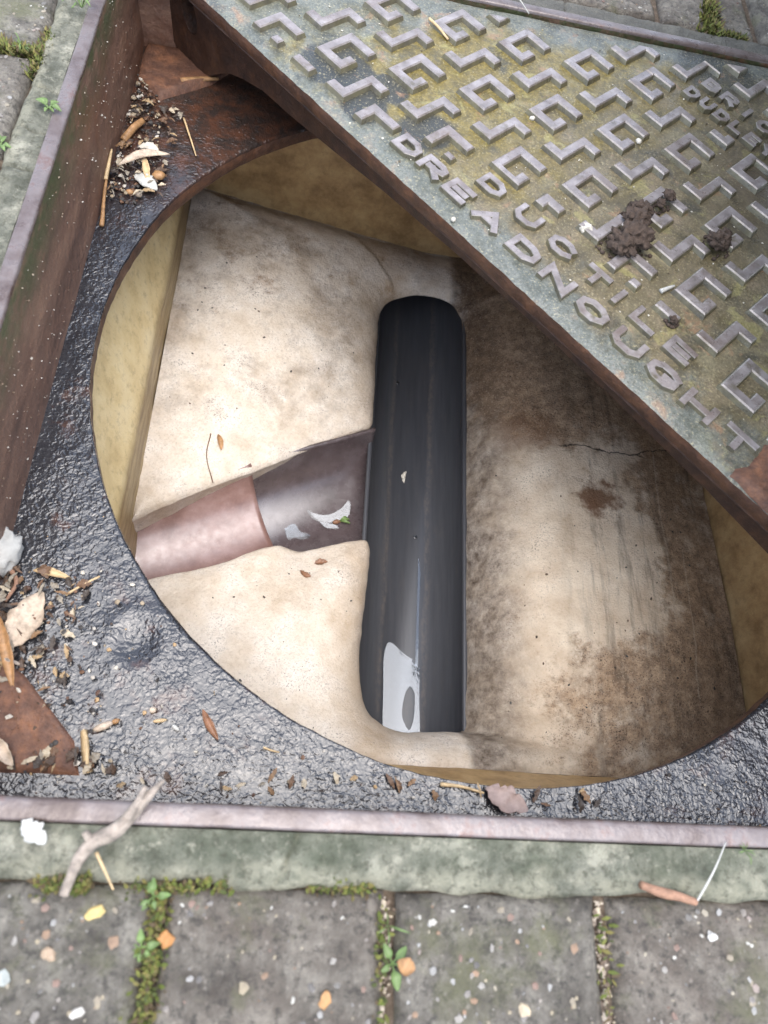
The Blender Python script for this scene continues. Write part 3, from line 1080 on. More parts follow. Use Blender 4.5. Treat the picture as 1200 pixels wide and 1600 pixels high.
def benching():
    n = 12
    inner = bezier_path(OUT, n)
    ks = sorted(KEYS)
    outer = []
    for a, b in zip(ks[:-1], ks[1:]):
        i0, i1 = a * n, b * n
        pa, pb = Vector(KEYS[a]), Vector(KEYS[b])
        for i in range(i0, i1):
            q = pa.lerp(pb, (i - i0) / (i1 - i0))
            outer.append(Vector((q.x, q.y, wall_z(q.x, q.y))))
    q = KEYS[ks[-1]]
    outer.append(Vector((q[0], q[1], wall_z(*q))))
    m = 54
    V, F = [], []
    N = len(inner)
    for i in range(N):
        a, b = inner[i], outer[i]
        ii = i / n
        d = (inner[min(i + 1, N - 1)] - inner[max(i - 1, 0)])
        nrm = Vector((d.y, -d.x, 0)).normalized()      # checked below: pointing away from the channel
        if nrm.dot(Vector((b.x - a.x, b.y - a.y, 0))) < 0:
            nrm = -nrm
        a = a + nrm * (0.0010 * nz(a, 45, 3) + 0.0006 * nz(a, 120, 9))
        right = 1.0 if 14.5 < ii < 19.8 else 0.0
        if 13.5 < ii <= 14.5: right = ii - 13.5
        if 19.8 <= ii < 22.8: right = (22.8 - ii) / 3.0
        und = 1.0 if 8.5 < ii < 15.0 else 0.0            # undercut where the channel runs on below the far benching
        V.append(a + nrm * (0.030 * und + 0.002) + Vector((0, 0, -0.035)))
        V.append(a + nrm * (0.004 * und + 0.0006) + Vector((0, 0, -0.006)))
        L = Vector((b.x - a.x, b.y - a.y, 0)).length
        for j in range(m + 1):
            t = (j / m) ** 1.5
            p = a.lerp(b, t)
            dd = t * L
            hl = 1 - (1 - t) ** 1.5
            hr = 1 - math.exp(-dd / 0.035) * (1 - t)
            z = a.z + (b.z - a.z) * (hl * (1 - right) + hr * right)
            roll = 0.0
            if 4.5 < ii < 15: roll = min(1, (ii - 4.5) / 2) * (1 if ii < 14 else 15 - ii)
            if 21.5 < ii < 32: roll = min(1, (ii - 21.5)) * min(1, (32 - ii) / 2)
            z += (0.010 * roll + 0.004 * right) * (1 - math.exp(-dd / 0.014)) * (1 - t) ** 0.7
            dome = math.sin(math.pi * min(1, t * 1.05)) if t < 0.95 else 0.0
            z += dome * (0.012 * right + (0.010 if 4 < ii < 11 else 0.004))
            z -= 0.004 * math.exp(-dd / 0.003) * (1 - right)
            damp = min(1, dd / 0.01) * (1 if t < 0.98 else 0.3)
            z += damp * (0.0024 * nz(p, 9, 1) + 0.0013 * nz(p, 28, 5) + 0.0005 * fz(p, 90, 2))
            V.append(Vector((p.x, p.y, z)))
    W = m + 3
    for i in range(N - 1):
        for j in range(W - 1):
            F.append((i * W + j, i * W + j + 1, (i + 1) * W + j + 1, (i + 1) * W + j))
    return V, F


o = mk("benching", *benching(), MT["bench"], cham, True)
tag(o, "cream mortar benching sloping to the channel, stained brown on the right")


def mortar_bead(pts, r, name, mat, seed):
    P = bezier_path(pts, 20)
    V, F = tube(P, [r * (0.7 + 0.6 * abs(nz(p, 70, seed))) for p in P], 7, 0.8, seed)
    return mk(name, V, F, mat, cham, True)


mortar_bead([(-0.303, 0.3595, -0.279), (-0.22, 0.3595, -0.294), (-0.1, 0.3595, -0.313), (0, 0.3595, -0.327), (0.1, 0.3595, -0.322)], 0.0022, "mortar_bead", MT["bench"], 3)


# ------------------------------------------------------------------ drain pipes
def half_pipe(A, D, length, r, t, a0, a1, nl, na, endcut=None, startcut=None):
    """open channel along unit vector D from A, inside radius r, wall t, angles a0..a1 measured from straight down"""
    A, D = Vector(A), Vector(D).normalized()
    S = Vector((D.y, -D.x, 0)).normalized()        # sideways (to the right when looking along D)
    U = S.cross(D).normalized()
    if U.z < 0:
        U = -U
    V, F = [], []
    for layer in (r, r + t):
        for i in range(nl + 1):
            for j in range(na + 1):
                an = a0 + (a1 - a0) * j / na
                off = S * math.sin(an) * layer - U * math.cos(an) * layer
                l0, l1 = 0.0, length
                if endcut is not None:
                    l1 = (endcut - (A + off).x) / D.x
                p = A + D * (l0 + (l1 - l0) * i / nl) + off
                V.append(p)
    M = (nl + 1) * (na + 1)
    for i in range(nl):
        for j in range(na):
            a, b, c, d = i * (na + 1) + j, (i + 1) * (na + 1) + j, (i + 1) * (na + 1) + j + 1, i * (na + 1) + j + 1
            F.append((a, d, c, b))
            F.append((M + a, M + b, M + c, M + d))
        for j in (0, na):
            a, b = i * (na + 1) + j, (i + 1) * (na + 1) + j
            F.append((a, b, M + b, M + a))
    for j in range(na):
        for i in (0, nl):
            a, b = i * (na + 1) + j, i * (na + 1) + j + 1
            F.append((a, b, M + b, M + a))
    return V, F


RM = 0.0530
AX = -0.0150
ZA = -0.3340
DM = Vector((0.0090, 0.5, 0.0)).normalized()
root = empty("channel_pipe", (AX, 0, ZA - RM))
tag(root, "black half round drain channel running up the middle of the chamber", "drain pipe")
V, F = half_pipe(Vector((AX, 0, ZA)) - DM * 0.34, DM, 0.699, RM, 0.0045, -math.radians(88), math.radians(93), 60, 40)
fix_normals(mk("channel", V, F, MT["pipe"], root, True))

DB = Vector((0.222, 0.108, -0.012)).normalized()
PB = Vector((-0.198, -0.044, -0.306))
BO = Vector((0.006, -0.0125, 0.0105))
JL = 0.0240                                           # where the clay stops along the axis
root = empty("clay_pipe", (-0.29, -0.09, -0.36))
tag(root, "reddish brown clay branch pipe entering the chamber from the left wall", "drain pipe")
V, F = half_pipe(PB - DB * 0.18 + BO, DB, 0.18 + JL, 0.0600, 0.0035, -math.radians(80), math.radians(60), 40, 36)
mk("channel", V, F, MT["clay"], root, True)
fix_normals(root.children[0])
root = empty("branch_pipe", (-0.11, 0.0, -0.37))
tag(root, "dark brown plastic branch pipe between the clay pipe and black channel", "drain pipe")
V, F = half_pipe(PB + DB * (JL - 0.03) + BO + Vector((0, 0, -0.0040)), DB, 0.1, 0.0655, 0.0030, -math.radians(80), math.radians(62), 40, 36, endcut=-0.0660)
fix_normals(mk("channel", V, F, MT["brown"], root, True))


def water_sheet(name, loops, z, mat, label, zf=None):
    L = []
    for l in loops:
        P = bezier_path([Vector((x, y, 0)) for x, y in l] + [Vector((l[0][0], l[0][1], 0))], 6)[:-1]
        L.append([(p.x, p.y) for p in P])
    f = zf or (lambda x, y: z)
    V, F = extrude(L, lambda p: Vector((p[0], p[1], f(*p) - 0.0007)), lambda p: Vector((p[0], p[1], f(*p))))
    o = mk(name, V, F, mat, None, False)
    fix_normals(o)
    tag(o, label, "water", kind="structure")
    return o


zb = ZA - RM


def main_floor(x, y):
    dx = min(0.05, abs(x - (AX + 0.018 * y)))
    return ZA - math.sqrt(RM * RM - dx * dx)


def branch_floor(x, y):
    B = PB + BO + Vector((0, 0, -0.004))
    d2 = Vector((DB.x, DB.y)).normalized()
    q = Vector((x - B.x, y - B.y))
    l = q.dot(d2)
    s = abs(q.x * d2.y - q.y * d2.x)
    return B.z + DB.z * l - math.sqrt(max(1e-6, 0.0655 ** 2 - s * s))


water_sheet("water", [[(-0.0372, -0.262), (-0.0378, -0.2016), (-0.0382, -0.1677), (-0.0351, -0.1522), (-0.0296, -0.1504), (-0.0167, -0.1606), (-0.001, -0.1734), (0.0007, -0.2058), (-0.0017, -0.262)],
                      [(-0.0091, -0.1944), (-0.0042, -0.2028), (-0.0046, -0.2258), (-0.0085, -0.239), (-0.0132, -0.236), (-0.0175, -0.2234), (-0.0145, -0.2034)]],
            zb + 0.0062, MT["water"], "puddle reflecting the sky at the near end of the black channel")
water_sheet("water", [[(-0.0008, -0.0464), (0.0016, -0.0696), (0.0005, -0.1075), (-0.0003, -0.1715), (-0.0031, -0.1715), (-0.0023, -0.1151)]],
            0, MT["film"], "thin streak of water along the floor of the black channel", lambda x, y: main_floor(x, y) + 0.0009)
water_sheet("water", [[(-0.1373, -0.0038), (-0.126, -0.0121), (-0.1081, -0.0124), (-0.0942, -0.0029), (-0.0876, 0.006), (-0.0843, -0.0016), (-0.0885, -0.015), (-0.1075, -0.0218), (-0.1255, -0.0191)]],
            0, MT["film"], "crescent of water lying in the dark brown branch pipe", lambda x, y: branch_floor(-0.100, -0.0145) + 0.0024 + 0.17 * (y + 0.0145))
water_sheet("water", [[(-0.1557, -0.0351), (-0.146, -0.0283), (-0.1381, -0.037), (-0.1274, -0.0397), (-0.1317, -0.0468), (-0.1431, -0.0452), (-0.151, -0.0478)]],
            0, MT["film"], "small patch of water beside the end of the clay pipe", lambda x, y: branch_floor(-0.141, -0.040) + 0.0012)
water_sheet("water", [[(-0.1183, -0.0218), (-0.1106, -0.0284), (-0.0964, -0.0284), (-0.1002, -0.0243)]],
            0, MT["film"], "tiny pool of water beside the green bud in the branch pipe", lambda x, y: branch_floor(-0.107, -0.026) + 0.0014 + 0.15 * (y + 0.026))

# ------------------------------------------------------------------ closed half of the cover
GAP = 0.0035
HC = H - GAP
UMAX = HC * R2 - 0.004
ZT = -0.0045                      # plate surface between the raised bars


def cover_plate_mesh():
    """triangular plate: top sheet, long edge face, underside"""
    n, m = 240, 60
    V, F = [], []
    vmaxf = lambda u: (HC * R2 - abs(u))

    def top(i, j):
        u = (i / n * 2 - 1) * UMAX
        v1 = vmaxf(u)
        v = v1 * (j / m)
        p = UV(u, v)
        z = ZT + 0.0006 * nz(p, 20, 3) + 0.0003 * fz(p, 80, 5)
        if j == 0:
            v += 0.0007 * nz((u, 0, 0), 90, 2) + 0.0004 * nz((u, 0, 0), 300, 2)
            z -= 0.0014
        return UV(u, v, z)
    for i in range(n + 1):
        for j in range(m + 1):
            V.append(top(i, j))
    for i in range(n):
        for j in range(m):
            F.append((i * (m + 1) + j, (i + 1) * (m + 1) + j, (i + 1) * (m + 1) + j + 1, i * (m + 1) + j + 1))
    return V, F


cover = empty("manhole_cover", (H * 0.4, H * 0.4, 0))
tag(cover, "closed triangular cast iron cover half with raised tread and lettering across the frame", "manhole cover")
fix_normals(mk("plate", *cover_plate_mesh(), MT["cover"], cover, True))


def edge_strip():
    """rusty edge of the plate along the diagonal, and the underside"""
    n = 320
    prof = [(0.0000, ZT - 0.0010), (-0.0004, ZT - 0.004), (0.0004, -0.0165), (0.0030, -0.0185), (0.030, -0.0195)]
    V, F = [], []
    for i in range(n + 1):
        u = (i / n * 2 - 1) * UMAX
        for k, (v, z) in enumerate(prof):
            jv = 0.0007 * nz((u, 0, 0), 90, 2) + 0.0004 * nz((u, 0, 0), 300, 2) + 0.0009 * nz((u * 1, z * 3, 0), 60, 7) * (k > 0)
            V.append(UV(u, v + jv, z + (0.0008 * nz((u, z, 0), 80, 4) if k else 0.0)))
    m = len(prof)
    for i in range(n):
        for j in range(m - 1):
            F.append((i * m + j, (i + 1) * m + j, (i + 1) * m + j + 1, i * m + j + 1))
    # underside triangle and the two outer sides
    b = len(V)
    V += [UV(-UMAX, 0.002, -0.0195), UV(UMAX, 0.002, -0.0195), UV(0, HC * R2 - 0.002, -0.0195),
          UV(-UMAX, 0.0, ZT - 0.001), UV(UMAX, 0.0, ZT - 0.001), UV(0, HC * R2, ZT - 0.001)]
    F += [(b, b + 1, b + 2), (b + 1, b + 4, b + 5, b + 2), (b, b + 2, b + 5, b + 3)]
    return V, F


mk("plate_edge", *edge_strip(), MT["rust"], cover, True)


def skirt_profile():
    top = [(0.462, -0.017), (-0.462, -0.017)]
    half = [(-0.466, -0.060), (-0.462, -0.084), (-0.452, -0.0945), (-0.436, -0.0972), (-0.414, -0.0960), (-0.400, -0.0905), (-0.384, -0.0785), (-0.372, -0.0710),
            (-0.352, -0.0640), (-0.325, -0.0580), (-0.290, -0.0575), (-0.230, -0.0530), (-0.170, -0.0480), (-0.08, -0.0440)]
    mid = [(0.0, -0.0435)]
    right = [(-u, z) for u, z in reversed(half)]
    return top + half + mid + right


def slot(u, z, a, b, rot, n=20):
    out = []
    for k in range(n):
        t = 2 * math.pi * k / n
        x, y = a * math.cos(t), b * math.sin(t)
        out.append((u + x * math.cos(rot) - y * math.sin(rot), z + x * math.sin(rot) + y * math.cos(rot)))
    return out


V, F = extrude([skirt_profile(), slot(-0.428, -0.050, 0.0105, 0.017, 0.25), slot(0.428, -0.050, 0.0105, 0.017, -0.25)],
               lambda p: UV(p[0], 0.034, p[1]), lambda p: UV(p[0], 0.020, p[1]))
fix_normals(mk("skirt", V, F, MT["rustd"], cover))

# --- raised tread: hooked squares and zigzags on a slanted lattice
BW = 0.0087


def rect_poly(pts):
    return pts


HOOK = [(-0.0150, -0.0195), (0.0150, -0.0195), (0.0150, -0.0020), (0.0150 - BW, -0.0020), (0.0150 - BW, -0.0195 + BW), (-0.0150 + BW, -0.0195 + BW),
        (-0.0150 + BW, 0.0195 - BW), (0.0150, 0.0195 - BW), (0.0150, 0.0195), (-0.0150, 0.0195)]
ZIG = [(-0.0160, -0.0195), (0.0045, -0.0195), (0.0045, 0.0195 - BW), (0.0160, 0.0195 - BW), (0.0160, 0.0195), (-0.0042, 0.0195), (-0.0042, -0.0195 + BW), (-0.0160, -0.0195 + BW)]


def clip(poly, keep):
    """list of bmesh-cut face loops of poly inside the region given by half planes (a, b, c): a*u + b*v + c > 0"""
    bm = bmesh.new()
    bm.faces.new([bm.verts.new((x, y, 0)) for x, y in poly])
    for a, b, c in keep:
        geom = bm.verts[:] + bm.edges[:] + bm.faces[:]
        nrm = Vector((a, b, 0))
        bmesh.ops.bisect_plane(bm, geom=geom, plane_co=nrm * (-c / nrm.length_squared), plane_no=nrm, clear_inner=True)
    out = []
    for f in bm.faces:
        if f.calc_area() > 2.2e-5:
            out.append([(v.co.x, v.co.y) for v in f.verts])
    bm.free()
    return out


def raise_poly(loop, h=0.0044, inset=0.0016):
    """raised bar: sloping sides and a flat worn top (loop in u, v)"""
    n = len(loop)
    area = sum(loop[i][0] * loop[(i + 1) % n][1] - loop[(i + 1) % n][0] * loop[i][1] for i in range(n))
    if area < 0:
        loop = loop[::-1]
    # drop near-duplicate points
    L = []
    for q in loop:
        if not L or math.hypot(q[0] - L[-1][0], q[1] - L[-1][1]) > 1e-4:
            L.append(q)
    loop = L
    n = len(loop)

    def off(d):
        out = []
        for i in range(n):
            p0, p1, p2 = Vector(loop[i - 1]), Vector(loop[i]), Vector(loop[(i + 1) % n])
            e1, e2 = (p1 - p0).normalized(), (p2 - p1).normalized()
            n1, n2 = Vector((-e1.y, e1.x)), Vector((-e2.y, e2.x))
            k = 1 + n1.dot(n2)
            out.append(p1 + (n1 + n2) * (d / max(0.35, k)))
        return out
    rings = [(off(-inset * 0.9), ZT - 0.0012), (off(inset * 0.1), ZT + h * 0.80), (off(inset * 0.75), ZT + h)]
    V, F = [], []
    for pts, z in rings:
        for q in pts:
            p = UV(q.x, q.y, z)
            p.z += 0.0003 * nz(p, 60, 1)
            V.append(p)
    for r in range(2):
        for i in range(n):
            F.append((r * n + i, r * n + (i + 1) % n, (r + 1) * n + (i + 1) % n, (r + 1) * n + i))
    tri = tessellate_polygon([[Vector((q.x, q.y, 0)) for q in rings[2][0]]])
    for a, b, c in tri:
        F.append((2 * n + a, 2 * n + b, 2 * n + c))
    return V, F


A_ = (0.0479, 0.0355)
B_ = (-0.0259, 0.0776)
EDGE = HC * R2 - 0.018
for i in range(-14, 15):
    for j in range(-9, 10):
        for kind, (du, dv) in (("hook", (0, 0)), ("zig", (0.0369, -0.0210))):
            cu = -0.1735 + i * A_[0] + j * B_[0] + du
            cv = 0.1297 + i * A_[1] + j * B_[1] + dv
            if cv < 0.0 or cv > EDGE - abs(cu) + 0.03 or cu < -0.47 or cu > 0.47:
                continue
            poly = [(cu + x, cv + y) for x, y in (HOOK if kind == "hook" else ZIG)]
            keep = [(1, -1, EDGE), (-1, -1, EDGE)]
            low = 0.0715 if -0.115 < cu < 0.125 else (0.0445 if -0.185 < cu < 0.19 else 0.014)
            keep.append((0, 1, -low))
            loops = clip(poly, keep)
            # keep the maker's panel clear
            fin = []
            for l in loops:
                us = [q[0] for q in l]
                vs = [q[1] for q in l]
                if max(us) > -0.090 and min(us) < 0.13 and max(vs) > 0.287 and min(vs) < 0.352:
                    a = clip(l, [(0, -1, 0.287)])
                    b = clip(l, [(0, 1, -0.352)])
                    c = clip(l, [(0, 1, -0.287), (0, -1, 0.352), (-1, 0, -0.090)])
                    fin += a + b + c
                else:
                    fin.append(l)
            for l in fin:
                fix_normals(mk("tread_bar", *raise_poly(l), MT["tread"], cover))

# --- cast letters (stroke font; unit box)
OCT = [(0.30, 0), (0, 0.28), (0, 0.72), (0.30, 1), (0.70, 1), (1, 0.72), (1, 0.28), (0.70, 0), (0.30, 0)]
FONT = {
    'D': [[(0, 0), (0, 1), (0.68, 1), (1, 0.72), (1, 0.28), (0.68, 0), (0, 0)]],
    'R': [[(0, 0), (0, 1), (0.75, 1), (1, 0.86), (1, 0.60), (0.75, 0.45), (0.31, 0.45)], [(0.50, 0.45), (1, 0)]],
    'E': [[(1, 1), (0, 1), (0, 0), (1, 0)], [(0, 0.5), (0.85, 0.5)]],
    'A': [[(0, 0), (0.5, 1), (1, 0)], [(0.20, 0.36), (0.80, 0.36)]],
    'N': [[(0, 0), (0, 1), (1, 0), (1, 1)]],
    'O': [OCT],
    'U': [[(0, 1), (0, 0.28), (0.25, 0), (0.75, 0), (1, 0.28), (1, 1)]],
    'G': [[(1, 0.80), (0.72, 1), (0.28, 1), (0, 0.72), (0, 0.28), (0.28, 0), (0.72, 0), (1, 0.22), (1, 0.36)], [(1, 0.42), (0.60, 0.42)]],
    'H': [[(0, 0), (0, 1)], [(1, 0), (1, 1)], [(0, 0.5), (1, 0.5)]],
    'T': [[(0, 1), (1, 1)], [(0.5, 1), (0.5, 0)]],
    'C': [[(1, 0.78), (0.72, 1), (0.28, 1), (0, 0.72), (0, 0.28), (0.28, 0), (0.72, 0), (1, 0.22)]],
    'I': [[(0.5, 0), (0.5, 1)]],
    'L': [[(0, 1), (0, 0), (1, 0)]],
    'B': [[(0, 0), (0, 1), (0.7, 1), (0.95, 0.85), (0.95, 0.65), (0.7, 0.52), (1, 0.36), (1, 0.14), (0.75, 0), (0, 0)], [(0, 0.52), (0.7, 0.52)]],
    'K': [[(0, 0), (0, 1)], [(1, 1), (0.1, 0.45)], [(0.35, 0.6), (1, 0)]],
    'S': [[(1, 0.85), (0.75, 1), (0.25, 1), (0, 0.80), (0.12, 0.58), (0.88, 0.42), (1, 0.20), (0.75, 0), (0.25, 0), (0, 0.15)]],
    'Y': [[(0, 1), (0.5, 0.5), (1, 1)], [(0.5, 0.5), (0.5, 0)]],
}


def stroke(poly, w):
    """mitred outline of a polyline: list of (left, right) points"""
    P = [Vector(q) for q in poly]
    closed = (P[0] - P[-1]).length < 1e-6
    if closed:
        P = P[:-1]
    n = len(P)
    out = []
    for i in range(n):
        if closed:
            a, b, c = P[i - 1], P[i], P[(i + 1) % n]
        else:
            a, b, c = P[max(i - 1, 0)], P[i], P[min(i + 1, n - 1)]
        e1 = (b - a).normalized() if (b - a).length > 0 else (c - b).normalized()
        e2 = (c - b).normalized() if (c - b).length > 0 else e1
        n1, n2 = Vector((-e1.y, e1.x)), Vector((-e2.y, e2.x))
        k = (n1 + n2) / max(0.45, 1 + n1.dot(n2))
        q = b.copy()
        if not closed and i == 0: q -= e2 * w * 0.45
        if not closed and i == n - 1: q += e1 * w * 0.45
        out.append((q, k))
    return out, closed


def letter(ch, u, v, wu, hv, sw, h=0.0036, seed=0):
    V, F = [], []
    for si, poly in enumerate(FONT[ch]):
        # wear: nudge the corners
        pts = [((x - 0.5) * (wu - sw) + u, (y - 0.5) * (hv - sw) + v) for x, y in poly]
        jit = [(x + 0.0004 * nz((x, y, 0), 150, seed), y + 0.0004 * nz((x, y, 0), 150, seed + 4)) for x, y in pts]
        out, closed = stroke(jit, sw)
        n = len(out)
        zt = ZT + h - 0.00018 * si
        prof = [(0.60, ZT - 0.001), (0.52, zt - 0.0005), (0.43, zt)]
        rows = []
        for q, k in out:
            row = []
            for s_, z in prof:
                row.append(UV(q.x + k.x * sw * s_, q.y + k.y * sw * s_, z))
            for s_, z in reversed(prof):
                row.append(UV(q.x - k.x * sw * s_, q.y - k.y * sw * s_, z))
            rows.append(row)
        b = len(V)
        for r in rows:
            V += r
        m = 6
        for i in range(n if closed else n - 1):
            i2 = (i + 1) % n
            for j in range(m - 1):
                F.append((b + i * m + j, b + i2 * m + j, b + i2 * m + j + 1, b + i * m + j + 1))
        if not closed:
            F.append(tuple(b + j for j in range(m)))
            F.append(tuple(b + (n - 1) * m + j for j in range(m)))
    return fix_normals(mk("letter", V, F, MT["tread"], cover))


for ch, u in zip("DREADNOUGHT", (-0.1621, -0.1353, -0.1067, -0.0740, -0.0380, -0.0044, 0.0300, 0.0645, 0.0974, 0.1299, 0.1640)):
    letter(ch, u, 0.0270, 0.0228 if u < -0.1 else 0.0262, 0.0185, 0.0054, seed=u * 40)
for ch, u in zip("DUCTILE", (-0.0964, -0.0587, -0.0234, 0.0110, 0.0335, 0.0600, 0.0926)):
    letter(ch, u, 0.0545, 0.0225, 0.0172, 0.0050, seed=u * 40 + 3)
for k, ch in enumerate("BRICKHOUSE"):
    letter(ch, -0.0706 + 0.0205 * k, 0.3300, 0.0165, 0.0165, 0.0046, 0.0042, seed=k)
for k, ch in enumerate("DUDLEY"):
    letter(ch, -0.0751 + 0.0172 * k, 0.3035, 0.0140, 0.0155, 0.0044, 0.0042, seed=k + 20)

# rusty raised pad at the near corner of the cover
V, F = grid(40, 24, lambda a, b: UV(0.178 + 0.135 * a + 0.006 * nz((b * 4, 0, 0), 1.0, 1) * (1 - a), 0.0022 + 0.050 * b + 0.004 * nz((a * 6, 0, 0), 1.0, 4),
                                    ZT - 0.001 + 0.0062 * min(1, 7 * min(a, 1 - a, b * 1.2, 1 - b)) ** 0.5 + 0.0010 * fz((a * 0.13, b * 0.05, 0), 120, 3)))
o = mk("corner_pad", V, F, MT["rustl"], cover, True)
tag(o, "orange rusty pad at the near corner of the cover")

# ------------------------------------------------------------------ added cover half out of view, put there to shade the closed cover
shade_half = empty("added_shade_cover", (0.242, 0.20, 0.006))
shade_half.rotation_euler = (0, -math.radians(17), -math.radians(12.5))
tag(shade_half, "added triangular iron cover half, out of view, shading the closed cover from the right", "manhole cover")


def shade_cover_part(name, f, mat):
    V, F = f()
    # local: long edge along -y, height along z, plate face towards the pit
    W_ = []
    for p in V:
        u, v, z = (p.x - p.y) / R2, (p.x + p.y) / R2, p.z
        W_.append(Vector((ZT - z, -u, v + 0.0)))
    o = bpy.data.objects.new(name, meshdata(name, W_, F, mat, True))
    COL.objects.link(o)
    o.parent = shade_half
    fix_normals(o)
    return o


shade_cover_part("plate", cover_plate_mesh, MT["cover"])
shade_cover_part("plate_edge", edge_strip, MT["rust"])
shade_cover_part("skirt", lambda: extrude([skirt_profile()], lambda p: UV(p[0], 0.034, p[1]), lambda p: UV(p[0], 0.020, p[1])), MT["rustd"])


# ------------------------------------------------------------------ loose things
def stick(name, path, r, mat, label, cat, group=None, taper=0.5, rough=0.4, seed=0, k=7):
    P = bezier_path(path, 8)
    n = len(P)
    V, F = tube(P, [r * (1 - taper * i / n) for i in range(n)], k, rough, seed)
    return tag(mk(name, V, F, mat, None, True), label, cat, group)


def blade(name, path, width, mat, label, cat, group=None, **kw):
    return tag(mk(name, *leaf_mesh(path, width, **kw), mat, None, True), label, cat, group)


zp = ZP + 0.0022
# forked twig lying over the near rim
tw = empty("twig", (-0.2318, -0.356, 0.0))
tag(tw, "grey forked twig lying across the near rim of the frame", "twig")
mk("stem", *tube(bezier_path([(-0.2400, -0.3765, 0.0035), (-0.2367, -0.3631, 0.0052), (-0.2318, -0.3555, 0.0062), (-0.2225, -0.3500, 0.0065), (-0.2122, -0.3371, 0.0068), (-0.2050, -0.3285, 0.0085)], 9),
                 [0.0024] * 10 + [0.0026] * 12 + [0.0028] * 12 + [0.0025 - 0.00018 * k for k in range(12)], 9, 0.7, 3), MT["twig"], tw, True)
mk("fork", *tube(bezier_path([(-0.2185, -0.3455, 0.0072), (-0.2150, -0.3392, 0.0082), (-0.2126, -0.3318, 0.0098)], 6), [0.0026 - 0.0001 * k for k in range(13)], 7, 0.5, 5), MT["twig"], tw, True)
mk("stub", *tube(bezier_path([(-0.2318, -0.3560, 0.0062), (-0.2340, -0.3535, 0.0072), (-0.2356, -0.3517, 0.0085)], 4), [0.0022 - 0.00008 * k for k in range(9)], 7, 0.5, 6), MT["twig"], tw, True)

stick("straw", [(-0.2300, -0.3595, 0.0030), (-0.2255, -0.3660, 0.0026), (-0.2204, -0.3740, 0.0010)], 0.0008, MT["straw"], "thin pale straw just below the forked twig", "straw")
stick("bark_stick", [(0.0278, -0.3665, 0.0012), (0.042, -0.3698, 0.0012), (0.0566, -0.3731, 0.0008)], 0.0023, MT["bark"], "short reddish bark stick between the concrete border and a paving block", "stick", taper=0.1, rough=0.8)
stick("grass_stem", [(0.0558, -0.3738, 0.0016), (0.0660, -0.3590, 0.0050), (0.0772, -0.3458, 0.0016)], 0.0006, MT["white"], "white grass stem over the border beside the bark stick", "straw")
blade("scrap", [(-0.2640, -0.3478, 0.0012), (-0.258, -0.352, 0.0022), (-0.2525, -0.3568, 0.0006)], 0.0085, MT["white"], "ragged white scrap on the border left of the twig", "scrap", ragged=0.9, cup=0.1)

# pile in the near left corner of the base plate
V, F = blob((-0.3345, -0.188, ZP + 0.0075), 0.0115, 3, 0.55, 3, (0.8, 1.25, 0.75), 0.2, 1.4)
tag(mk("scrap", V, F, MT["white"], None, True), "white crumpled lump against the left wall of the frame", "scrap")
blade("leaf_sheath", [(-0.3170, -0.1980, zp), (-0.3060, -0.1990, zp + 0.0022), (-0.2925, -0.2015, zp)], 0.0052, MT["straw"], "dry straw sheath curled beside the white lump", "leaf", cup=0.4)
stick("straw", [(-0.2942, -0.2125, zp + 0.0004), (-0.285, -0.2050, zp + 0.0012), (-0.2758, -0.1982, zp + 0.0005)], 0.00085, MT["straw"], "thin straight straw pointing away from the dry sheath", "straw", taper=0.2)
blade("dead_leaf", [(-0.3195, -0.2500, zp), (-0.3140, -0.2320, zp + 0.003), (-0.3080, -0.2120, zp + 0.001)], 0.0200, MT["pale"], "large bleached leaf on the plate by the left wall", "leaf", ragged=0.5, cup=0.06)
blade("dead_leaf", [(-0.3300, -0.2290, zp + 0.0030), (-0.3225, -0.2440, zp + 0.0055), (-0.3165, -0.2590, zp + 0.003), (-0.3115, -0.2735, zp)], 0.0068, MT["strawo"], "long tan blade lying over the bleached leaf", "leaf", cup=0.3)
stick("straw", [(-0.3225, -0.2560, zp + 0.0045), (-0.315, -0.2575, zp + 0.003), (-0.3075, -0.2592, zp + 0.0005)], 0.0014, MT["twig"], "short grey straw crossing the end of the tan blade", "straw")
stick("twig_piece", [(-0.3300, -0.1990, zp), (-0.3245, -0.2080, zp + 0.002), (-0.3285, -0.2200, zp + 0.001)], 0.0018, MT["bark"], "bent brown twig piece under the white lump", "twig")
V, F = blob((-0.2560, -0.2920, zp + 0.001), 0.0056, 2, 0.15, 4, (1.15, 0.42, 0.4), 0.45)
tag(mk("seed_husk", V, F, MT["pale"], None, True), "pale seed husk with reddish tip on the wet plate", "seed")
V, F = blob((-0.2494, -0.2887, zp + 0.0012), 0.0024, 2, 0.2, 9, (1, 0.7, 0.6), 0.4)
mk("tip", V, F, MT["strawo"], bpy.data.objects["seed_husk"], True)
stick("straw_stub", [(-0.2668, -0.2950, zp + 0.001), (-0.2625, -0.3070, zp + 0.002), (-0.2590, -0.3182, zp)], 0.0027, MT["straw"], "thick splintered straw stub beside the rusty corner seat", "straw", taper=0.2, rough=0.9)
blade("dead_leaf", [(-0.3160, -0.3010, zp + 0.005), (-0.3085, -0.3085, zp + 0.0065), (-0.3005, -0.3170, zp + 0.004)], 0.0085, MT["pale"], "narrow bleached leaf lying on the rusty corner seat", "leaf", cup=0.3)
blade("dead_leaf", [(-0.1995, -0.2785, zp), (-0.194, -0.288, zp + 0.002), (-0.1878, -0.2962, zp)], 0.0050, MT["brownleaf"], "slim brown leaf alone on the wet black plate", "leaf", cup=0.4)
